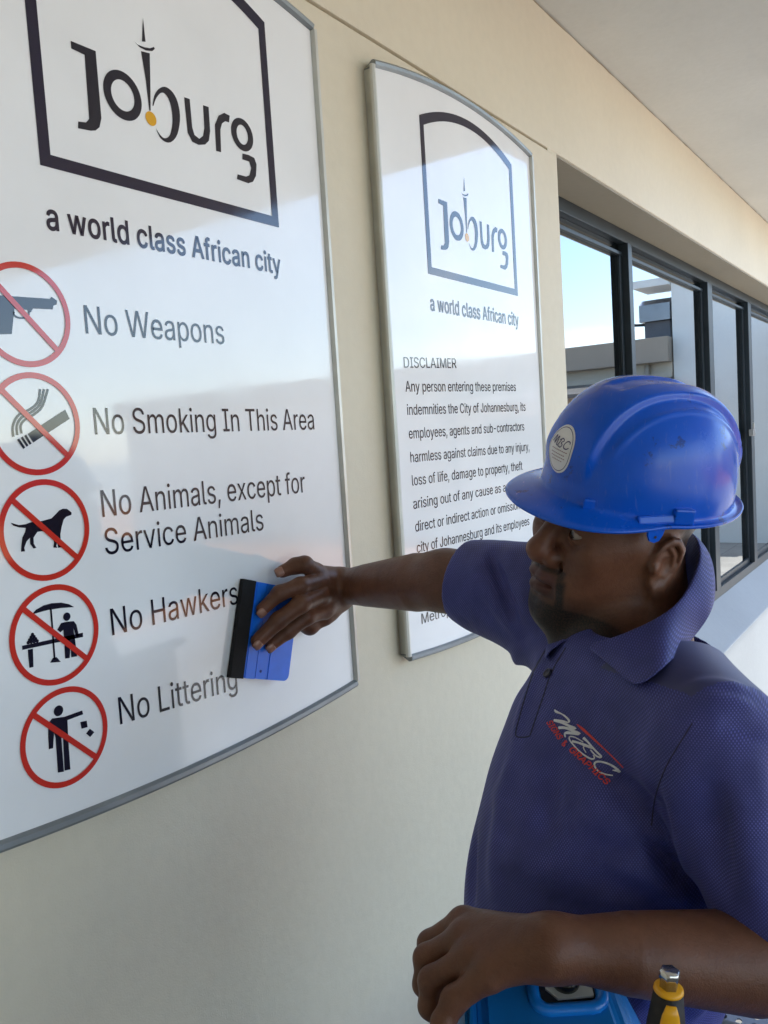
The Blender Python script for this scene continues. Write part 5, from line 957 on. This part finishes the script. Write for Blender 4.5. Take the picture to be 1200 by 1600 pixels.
# trousers and shoes (below the frame)
M['trouser'] = varied('dark_trousers', (.018, .018, .024, 1), .8, 12, .2, .2, 700, .0005); M['shoe'] = varied('black_leather', (.012, .012, .013, 1), .35, 20, .2, .15, 200, .0006)
HIP = [PEL-uT*.08+lT*.085, PEL-uT*.08-lT*.085]; ANK = [Vector((h_.x, h_.y, .09))+fT*(.02 if i else -.08)+lT*(.03 if i == 0 else -.03) for i, h_ in enumerate(HIP)]
def trouser_sdf(p):
    d = elli(p, PEL-uT*.06, (.118, .148, .13), TAX)
    for h_, a in zip(HIP, ANK):
        k_ = (h_+a)/2+fT*.02; d = smin(d, chain(p, [h_, k_, a-uT*.02], [.092, .068, .058]), .03)
    d = smax(d, -(p[:, 2]-.05), .004); d = smax(d, p[:, 2]-(PEL.z+.02), .004); return d
tp = np.array([list(x) for x in HIP+ANK+[PEL]])
Vt, Qt = surface(trouser_sdf, tp.min(0)-.2, tp.max(0)+.15, .006)
link('trousers', mesh_from('trousers', relax(Vt, Qt, 2), Qt), M['trouser'], person, True)
for a in ANK:
    g0 = Vector((a.x, a.y, 0))
    def shoe_sdf(p):
        d = chain(p, [g0-fT*.05+uT*.045, g0+fT*.06+uT*.042, g0+fT*.16+uT*.032], [.040, .045, .036]); d = smin(d, cone(p, g0+uT*.05-fT*.01, g0+uT*.12-fT*.01, .045, .045), .03)
        return smax(d, .001-p[:, 2], .004)
    V_, Q_ = surface(shoe_sdf, A3(g0)-.26, A3(g0)+.26, .005); link('shoe', mesh_from('shoe', relax(V_, Q_, 1), Q_), M['shoe'], person, True)

# ------------------------------------------------------------------ hard hat
hp = rad(0); QF = HF*math.cos(hp)-HU*math.sin(hp); QU = HU*math.cos(hp)+HF*math.sin(hp); QL = HL
QO = H(-.010, 0, .0310)
def Q3(x, y, z): return QO+QF*x+QL*y+QU*z
def plastic(name, c, rough=.3):
    m = NT(name).set(Roughness=rough, Specular_IOR_Level=.38)
    n1 = m.noise(9, 8, .7); base = m.ramp(n1, scaled(c, .9), scaled(c, 1.08))
    n2 = m.noise(26, 6, .75); sc = m.ramp(n2, (0, 0, 0, 1), (1, 1, 1, 1), .605, .64); base = m.mix(m.math('MULTIPLY', sc, .6), base, (.008, .012, .05, 1))
    n3 = m.noise(60, 5, .6, m.coord((1, 5, 1), (0.3, .5, .2))); s2_ = m.ramp(n3, (0, 0, 0, 1), (1, 1, 1, 1), .60, .70); base = m.mix(m.math('MULTIPLY', s2_, .13), base, (.25, .3, .5, 1)); m.color(base)
    m.l(m.ramp(n1, (rough*.75,)*3+(1,), (rough*1.5,)*3+(1,)), m.b.inputs['Roughness'])
    m.bump(m.math('ADD', m.noise(35, 4), m.math('MULTIPLY', n3, .4)), .12, .0012); return m.m
M['hat'] = plastic('blue_hat_plastic', (.002, .088, .56, 1), .2)
hat = empty('hard_hat', QO); hat.parent = person; hat.location = QO-person.location
NA, NTt = 192, 72
HGT = .121
bm = bmesh.new(); rows = []
ss1 = lambda a, b, x: (lambda t: t*t*(3-2*t))(min(max((x-a)/(b-a), 0), 1))
def dome(ph, tau, inset=0):
    c, s = math.cos(ph), math.sin(ph); a = (.112 if c > 0 else .116)-inset; b = .098-inset
    R_ = math.cos(tau)**.74 if tau < math.pi/2-1e-6 else 0; x, y, z = a*R_*c, b*R_*s, (HGT-inset)*math.sin(tau)**.93
    if not inset:
        ay = abs(y); k = 1+.0
        crest = ss1(.043, .037, ay)*ss1(.12, .40, tau)*.0080                       # raised crown band
        crest -= ss1(.016, .010, ay)*ss1(.062, .045, abs(x-.0))*.0035*ss1(1.0, 1.25, tau)
        rib = math.exp(-((ay-.058+.010*(x/.12)**2)/.0026)**2)*.0022*ss1(.35, .6, tau)
        d_ = crest+rib
        n_ = Vector((x/a**2, y/b**2, z/HGT**2)).normalized(); x += n_.x*d_; y += n_.y*d_; z += n_.z*d_
    return x, y, z
for j in range(NTt, -1, -1):
    tau = (j/NTt)*math.pi/2; row = []
    for i in range(NA):
        ph = 2*math.pi*i/NA; row.append(bm.verts.new(Q3(*dome(ph, tau*.999))))
    rows.append(row)
def rim(ph):
    c, s = math.cos(ph), math.sin(ph); fr = ss1(.20, .93, c); bk = ss1(-.45, -.95, c)
    return c, s, .0085+.033*fr+.004*bk, -.010*fr+.004*bk, fr
for t, dz in ((.06, -.0015), (.25, -.003), (.5, -.0035), (.75, -.004), (.93, -.0043), (1.0, -.0055), (.99, -.0075), (.93, -.0082), (.5, -.0075), (.15, -.0068)):
    row = []
    for i in range(NA):
        ph = 2*math.pi*i/NA; c, s, ext, drop, fr = rim(ph); a = .112 if c > 0 else .116
        sag = -.012*fr*abs(s)**1.2*t
        lipz = .0012*math.exp(-((t-.95)/.06)**2)
        row.append(bm.verts.new(Q3((a+ext*t)*c, (.098+ext*t*(1-.25*fr))*s, dz+drop*t**1.3+sag*0+lipz)))
    rows.append(row)
for tau in np.linspace(0, 1.0, 10)*math.pi/2*.97:
    rows.append([bm.verts.new(Q3(*[v-(.0 if k < 2 else .004) for k, v in enumerate(dome(2*math.pi*i/NA, tau, .004))])) for i in range(NA)])
for j in range(len(rows)-1):
    for i in range(NA): bm.faces.new((rows[j][i], rows[j][(i+1) % NA], rows[j+1][(i+1) % NA], rows[j+1][i]))
bmesh.ops.remove_doubles(bm, verts=bm.verts[:], dist=.0001)
hatmesh = bm_obj('shell', bm, M['hat'], hat, True)
bv = bmesh.new(); bv.from_mesh(hatmesh.data); bvh_h = BVHTree.FromBMesh(bv); bv.free()
# side fittings and chin strap tab
def pad(px_, py_, sx, sy, sz, name, slant=0):
    h_ = hit(bvh_h, px_, py_, 0)
    if not h_: return
    o_, n_ = h_; xx = (QF-n_*QF.dot(n_)).normalized(); yy = n_.cross(xx); bm = bmesh.new()
    box(bm, (-sx, -sy, -.004), (sx, sy, sz), .0022)
    for v in bm.verts:
        p_ = v.co.copy(); zz = p_.z+(slant*p_.x if p_.z > 0 else 0); v.co = o_+xx*p_.x+yy*p_.y+n_*zz
    bm_obj(name, bm, M['hat'], hat, False)
pad(1066, 806, .0115, .0085, .006, 'accessory_slot', -.1); pad(1030, 812, .024, .005, .0035, 'accessory_slot')
pad(922, 788, .006, .006, .003, 'accessory_slot', .5)
tp0 = P(1019, 838, .80)
tq = [(-.011, .004), (.011, .004), (.0095, -.004), (.006, -.0105), (.0, -.0125), (-.006, -.0105), (-.0095, -.004)]
t0 = Q3(.046, .0975, -.0105); bm = bmesh.new(); prism(bm, [t0+QF*x+QU*(y) for x, y in tq], QL*.003); bm_obj('strap_tab', bm, M['hat'], hat)
bm = bmesh.new(); tube(bm, [t0-QU*.006+QL*.0025, t0-QU*.006+QL*.0036], .0016, 10); bm_obj('tab_hole', bm, plain('hole_dark', (.004, .006, .02, 1), .7), hat)
# oval sticker on the front, with its print
M['sticker'] = varied('sticker_white', (.72, .72, .71, 1), .35, 20, .06, 0)
M['print'] = plain('sticker_print', (.03, .025, .12, 1), .4); M['print_soft'] = plain('sticker_small_print', (.30, .20, .20, 1), .4)
bm = bmesh.new()
def on_hat(u, v, off):
    o_ = Q3(.25, u, .049+v); r = bvh_h.ray_cast(o_, -QF); return r[0]+r[1]*off if r[1].dot(QF) > 0 else r[0]-r[1]*off
def oval(rx, ry, off, mi, r0=0.0, n=40, m_=6):
    g = [[bm.verts.new(on_hat(rx*(r0+(1-r0)*j/m_)*math.cos(2*math.pi*i/n), ry*(r0+(1-r0)*j/m_)*math.sin(2*math.pi*i/n), off)) for i in range(n)] for j in range(0 if r0 else 1, m_+1)]
    for j in range(len(g)-1):
        for i in range(n): f = bm.faces.new((g[j][i], g[j][(i+1) % n], g[j+1][(i+1) % n], g[j+1][i])); f.material_index = mi; f.smooth = True
    if not r0:
        f = bm.faces.new(g[0]); f.material_index = mi
oval(.0215, .0265, .0006, 0); oval(.0195, .0242, .0010, 1, .965, m_=1)
def s_stroke(pts, wd, mi):
    pts = spline(pts, (len(pts)-1)*4+1); pr = None
    for i in range(len(pts)):
        t = pts[min(i+1, len(pts)-1)]-pts[max(i-1, 0)]; t = t/(np.hypot(*t) or 1); n_ = np.array([-t[1], t[0]])*wd/2
        c = [bm.verts.new(on_hat(*(pts[i]+n_), .0011)), bm.verts.new(on_hat(*(pts[i]-n_), .0011))]
        if pr: f = bm.faces.new((pr[0], c[0], c[1], pr[1])); f.material_index = mi
        pr = c
sc = lambda pts: [(x*.001, y*.001) for x, y in pts]
s_stroke(sc([(-15, 5), (-12.5, 11), (-11, 12), (-10.5, 4), (-7.5, 11), (-6, 11.5), (-6, 4), (-4.5, 3)]), .0013, 1)
s_stroke(sc([(-3.5, 3), (0, 11), (-3, 9), (1, 12), (4.5, 10), (1, 7.2), (4, 5.5), (2, 2.5), (-3, 3)]), .0011, 1)
s_stroke(sc([(14.5, 9), (13.5, 11), (10, 11), (7, 7), (8, 3.5), (12, 3), (15, 5)]), .0012, 1)
for y0, x0, x1 in ((-1.0, -12, 13), (-5, -12, 11), (-8.5, -11, 11), (-12, -9, 9)):
    x = x0
    while x < x1: s_stroke(sc([(x, y0), (x+1.6, y0+.5), (x+2.4, y0)]), .0010, 2); x += 3.1
bm_obj('sticker', bm, [M['sticker'], M['print'], M['print_soft']], hat)

# ------------------------------------------------------------------ squeegee in the right hand
sq = empty('squeegee', onwall(400, 985, .03)); tag(sq, 'flat blue plastic squeegee with a black felt edge, pressed on the near sign', 'squeegee')
M['blue_plastic'] = varied('squeegee_blue', (.012, .17, .78, 1), .35, 30, .08, .06, 200, .0005, Subsurface_Weight=.15, Subsurface_Scale=.003); M['felt'] = varied('black_felt', (.006, .006, .007, 1), .9, 300, .3, .5, 900, .0008)
a0, b0 = onwall(378, 905, .024), onwall(357, 1058, .024); c0, d0 = onwall(447, 1064, .034), onwall(466, 914, .034)
ex = ((c0-b0)).normalized(); ez = (a0-b0).normalized(); en = ex.cross(ez).normalized()
if en.y > 0: en = -en
Wd, Ht = (c0-b0).length, (a0-b0).length
S3 = lambda x, z, n_=0: b0+ex*x+ez*z+en*n_
bm = bmesh.new(); rr_ = .010
oc = [(.022, .0005), (Wd-rr_, .0)]+[(Wd-rr_+rr_*math.sin(t), rr_-rr_*math.cos(t)) for t in np.linspace(.2, 1.57, 6)]+[(Wd-rr_+rr_*math.cos(t), Ht-rr_+rr_*math.sin(t)) for t in np.linspace(0, 1.57, 7)]+[(.022, Ht)]
prism(bm, [S3(x, z, .0) for x, z in oc], en*.0045)
for x in (.027, .047, .072): prism(bm, [S3(x, .001, .0046), S3(x+.0018, .001, .0046), S3(x+.0018, Ht-.001, .0046), S3(x, Ht-.001, .0046)], en*.0011)
prism(bm, [S3(.029, .0, .0045), S3(.0465, .0, .0045), S3(.0465, Ht, .0045), S3(.029, Ht, .0045)], en*.0006)
bm_obj('blade', bm, M['blue_plastic'], sq)
bm = bmesh.new(); ring_pts = [S3(.057+.0022*math.cos(t), .012+.0022*math.sin(t), .0048) for t in np.linspace(0, 6.28, 13)[:-1]]; prism(bm, ring_pts, en*.0003); bm_obj('hang_hole', bm, plain('hole_blue', (.004, .03, .2, 1), .6), sq)
bm = bmesh.new(); prism(bm, [S3(x, z, -.0015) for x, z in ((-.002, -.0005), (.0225, -.0005), (.0225, Ht+.0005), (-.002, Ht+.0005))], en*.0085); bm_obj('felt_edge', bm, M['felt'], sq)

# ------------------------------------------------------------------ blue ladder, nut driver, bench
M['ladder'] = varied('ladder_blue', (.006, .17, .50, 1), .38, 12, .18, .1, 60, .0012); M['ladder_lit'] = M['ladder']
lad = empty('step_ladder', (0, 0, 0)); gp = P(880, 1600, .72); lad.location = (gp.x, gp.y, 0)
tag(lad, 'blue step ladder with a moulded plastic top, under the left hand of the worker', 'step ladder')
# top in a frame of its own: x along RT flattened, y away, z up
lx = Vector((RT.x, RT.y, 0)).normalized(); ly = Vector((0, 0, 1)).cross(lx)
LT = P(862, 1533, .735)
def L3(x, y, z): return LT+lx*x+ly*y+uT*z
bm = bmesh.new()
def slab(sec0, sec1): # two matching outlines -> solid
    A_ = [bm.verts.new(p) for p in sec0]; B_ = [bm.verts.new(p) for p in sec1]; n = len(A_)
    bm.faces.new(A_); bm.faces.new(B_[::-1])
    for i in range(n): bm.faces.new((A_[i], B_[i], B_[(i+1) % n], A_[(i+1) % n]))
# trapezoid crown (seen from the front), running away from the camera
def crown(y, k): return [L3(-.064*k-.004, y, -.002), L3(-.040, y, .0), L3(.040, y, .0), L3(.052, y, -.004), L3(.112, y, -.110), L3(.112, y, -.150), L3(-.100, y, -.150), L3(-.100, y, -.075)]
slab([L3(-.058, .06, -.004), L3(.050, .06, -.004), L3(.062, .06, -.02), L3(.110, .06, -.125), L3(-.100, .06, -.125), L3(-.098, .06, -.06)],
     [L3(-.066, -.055, -.052), L3(.060, -.055, -.052), L3(.075, -.055, -.066), L3(.125, -.075, -.160), L3(-.110, -.075, -.160), L3(-.106, -.06, -.10)])
bmesh.ops.bevel(bm, geom=bm.edges[:], offset=.006, segments=3, affect='EDGES')
o = bm_obj('moulded_top', bm, M['ladder'], lad, False)
bm = bmesh.new()
slab([L3(-.100, .058, -.075), L3(-.070, .058, -.006), L3(-.062, .058, -.006), L3(-.062, .058, -.075)], [L3(-.108, -.065, -.105), L3(-.082, -.058, -.044), L3(-.072, -.058, -.044), L3(-.072, -.065, -.105)])
bmesh.ops.bevel(bm, geom=bm.edges[:], offset=.003, segments=2, affect='EDGES'); bm_obj('side_rib', bm, M['ladder'], lad)
# recess with a black knob in a white socket
sl = (L3(0, -.055, -.052)-L3(0, .06, -.004)).normalized(); sn = sl.cross(lx).normalized()
if sn.z < 0: sn = -sn
RC = L3(.016, .018, -.0215)
def U(x, y, h_): return RC+lx*x+sl*y+sn*h_
bm = bmesh.new(); path = [U(-.030, -.030, .001), U(-.030, .006, .001)]+[U(-.030+.012-.012*math.cos(t), .006+.012*math.sin(t), .001) for t in np.linspace(.3, 1.57, 4)]+[U(.018+.012*math.sin(t), .006+.012*math.cos(t), .001) for t in np.linspace(0, 1.57, 5)]+[U(.030, -.030, .001)]
tube(bm, path, .0058, 10); bm_obj('recess_rim', bm, varied('ladder_rim_blue', (.006, .21, .72, 1), .3, 20, .1, .05), lad, True)
bm = bmesh.new(); prism(bm, [U(x, y, .0005) for x, y in ((-.024, -.028), (.024, -.028), (.024, .011), (-.024, .011))], sn*.0008); bm_obj('recess_floor', bm, plain('recess_dark', (.006, .01, .02, 1), .6), lad)
bm = bmesh.new(); prism(bm, [U(x, y, .0014) for x, y in ((-.019, -.016), (.022, -.016), (.022, .009), (-.010, .010), (-.019, .0))], sn*.003); bm_obj('socket', bm, varied('socket_white', (.45, .45, .42, 1), .5, 40, .12, .1), lad)
bm = bmesh.new(); tube(bm, [U(.0, -.006, .0), U(.0, -.006, .013), U(.0, -.006, .0145)], [.0128, .0128, .0105], 24); tube(bm, [U(.001, -.004, .0145), U(.001, -.004, .017)], [.005, .004], 14); bm_obj('knob', bm, plain('black_knob', (.006, .006, .006, 1), .22), lad, False)
# tray, rails and steps (below the frame)
bm = bmesh.new(); prism(bm, [L3(x, y, -.152) for x, y in ((-.17, -.14), (.26, -.14), (.26, .10), (-.17, .10))], uT*-.035); bmesh.ops.bevel(bm, geom=bm.edges[:], offset=.006, segments=2, affect='EDGES'); bm_obj('tool_tray', bm, M['ladder'], lad)
zt_ = LT.z-.187
for sx in (-.14, .22):
    for sy, oy in ((-.12, -.26), (.08, .22)):
        bm = bmesh.new(); a = L3(sx, sy, -.187); dx = -.05 if sx < 0 else .05; b = L3(sx+dx, sy+oy, -LT.z)
        prism(bm, [a+lx*-.02+ly*-.012, a+lx*.02+ly*-.012, a+lx*.02+ly*.012, a+lx*-.02+ly*.012], b-a); bm_obj('rail', bm, M['ladder'], lad)
for i in range(1, 4):
    t = i/4; z = -.187-(LT.z-.187)*t; bm = bmesh.new(); y = -.12-.26*t
    lo = L3(-.14-.05*t, y-.03, z); prism(bm, [L3(-.14-.05*t, y-.03, z), L3(.22+.05*t, y-.03, z), L3(.22+.05*t, y+.06, z), L3(-.14-.05*t, y+.06, z)], uT*-.025); bm_obj('step', bm, varied('step_grey', (.3, .31, .32, 1), .45, 20, .1, .1), lad)
# nut driver standing in the tray
nd = empty('nut_driver', P(1036, 1600, .64)); tag(nd, 'yellow and black screwdriver handle with a steel socket end, standing in front of the forearm', 'screwdriver')
B1, T1 = P(1034, 1690, .650), P(1045, 1540, .640); dr = (T1-B1).normalized(); xx = dr.cross(FW).normalized(); yy = dr.cross(xx); LN = (T1-B1).length
def lathe(bm, prof, n=32, grip=None, mi=0):
    rr = []
    for h_, r in prof: rr.append([bm.verts.new(B1+dr*h_+(xx*math.cos(t)+yy*math.sin(t))*(r*(grip(t, h_) if grip else 1))) for t in [2*math.pi*i/n for i in range(n)]])
    for i in range(len(rr)-1):
        for k in range(n): f = bm.faces.new((rr[i][k], rr[i][(k+1) % n], rr[i+1][(k+1) % n], rr[i+1][k])); f.smooth = True; f.material_index = mi
    bm.faces.new(rr[-1]); bm.faces.new(rr[0][::-1])
bm = bmesh.new(); lathe(bm, [(-.03, .012), (0, .0135), (.03, .0145), (.050, .0135), (LN-.005, .0104)], 48, lambda t, h_: 1+.05*math.cos(4*t+.6)); bm_obj('grip', bm, varied('black_rubber', (.010, .010, .011, 1), .65, 60, .2, .2, 400, .0005), nd, True)
M['yellow'] = varied('yellow_plastic', (.75, .36, .008, 1), .32, 40, .08, .05, 200, .0004)
bm = bmesh.new(); lathe(bm, [(LN-.0050, .0104), (LN-.0038, .0112), (LN-.0016, .0108), (LN-.001, .0088), (LN-.0008, .006)], 40)
bm_obj('collar_ring', bm, M['yellow'], nd, True)
tow = -FW; ca = math.atan2(tow.dot(yy), tow.dot(xx))-.15
bm = bmesh.new(); g = []
for i in range(13):
    h_ = -.02+(LN-.0075+.02)*i/12; wd = .50*(1-max(0, (i-10)/2)**2*.45); r = np.interp(h_, [-.03, 0, .03, .050, LN-.005], [.012, .0135, .0145, .0135, .0104])
    g.append([bm.verts.new(B1+dr*h_+(xx*math.cos(ca+wd*(k/4-1))+yy*math.sin(ca+wd*(k/4-1)))*(r*1.06+.0018)) for k in range(9)])
for i in range(12):
    for k in range(8): bm.faces.new((g[i][k], g[i+1][k], g[i+1][k+1], g[i][k+1]))
o = bm_obj('yellow_inlay', bm, M['yellow'], nd, True); md = o.modifiers.new('t', 'SOLIDIFY'); md.thickness = .0016; md.offset = 0
bm = bmesh.new(); lathe(bm, [(LN-.002, .0066), (LN+.006, .0066), (LN+.0064, .0074), (LN+.0120, .0074), (LN+.0128, .0066)], 24, lambda t, h_: 1/max(abs(math.cos((t % (math.pi/3))-math.pi/6)), .5)*.93); bm_obj('steel_socket', bm, varied('bright_steel', (.6, .6, .58, 1), .2, 40, .1, .05, Metallic=.95), nd, True)

# perforated steel bench behind the worker
ben = empty('bench', P(1165, 1580, 1.45)); tag(ben, 'grey blue perforated steel bench behind the worker, at the lower right corner', 'bench')
b_c = P(1150, 1572, 1.45); zB = b_c.z
M['bench'] = varied('bench_paint', (.20, .24, .33, 1), .4, 20, .1, .1, 200, .0006)
bx = Vector((1, 0, 0)); by = Vector((0, 1, 0))
bm = bmesh.new(); pit = .024; nx_, ny_ = 44, 17; org = Vector((b_c.x-.05, b_c.y-.36, zB))
cellv = {}
def bench_vert(x, y): 
    k = (round(x, 5), round(y, 5))
    if k not in cellv: cellv[k] = bm.verts.new(org+bx*x+by*y)
    return cellv[k]
for i in range(nx_):
    for j in range(ny_):
        cx, cy = (i+.5)*pit, (j+.5)*pit; h_ = pit/2; hole = [(cx+.0078*math.cos(t), cy+.0058*math.sin(t)) for t in [math.pi/8+k*math.pi/4 for k in range(8)]]
        sqv = [(cx+h_, cy), (cx+h_, cy+h_), (cx, cy+h_), (cx-h_, cy+h_), (cx-h_, cy), (cx-h_, cy-h_), (cx, cy-h_), (cx+h_, cy-h_)]
        hv = [bm.verts.new(org+bx*a+by*b) for a, b in [(cx+.0078*math.cos(k*math.pi/4), cy+.0058*math.sin(k*math.pi/4)) for k in range(8)]]
        sv = [bench_vert(*s) for s in sqv]
        for k in range(8): bm.faces.new((sv[k], sv[(k+1) % 8], hv[(k+1) % 8], hv[k]))
o = bm_obj('seat', bm, M['bench'], ben); md = o.modifiers.new('t', 'SOLIDIFY'); md.thickness = .003; md.offset = 0
bm = bmesh.new(); c_ = [org+by*0, org+bx*(nx_*pit), org+bx*(nx_*pit)+by*(ny_*pit), org+by*(ny_*pit)]
tube(bm, [c+uT*-.006 for c in c_], .012, 10, closed=True); bm_obj('seat_frame', bm, M['bench'], ben, True)
for c, d_ in zip(c_, ((.05, .03), (-.05, .03), (-.05, -.03), (.05, -.03))):
    bm = bmesh.new(); q_ = c+Vector((d_[0], d_[1], -.012)); tube(bm, [q_, Vector((q_.x, q_.y, .0))], .016, 12); bm_obj('leg', bm, M['bench'], ben, True)
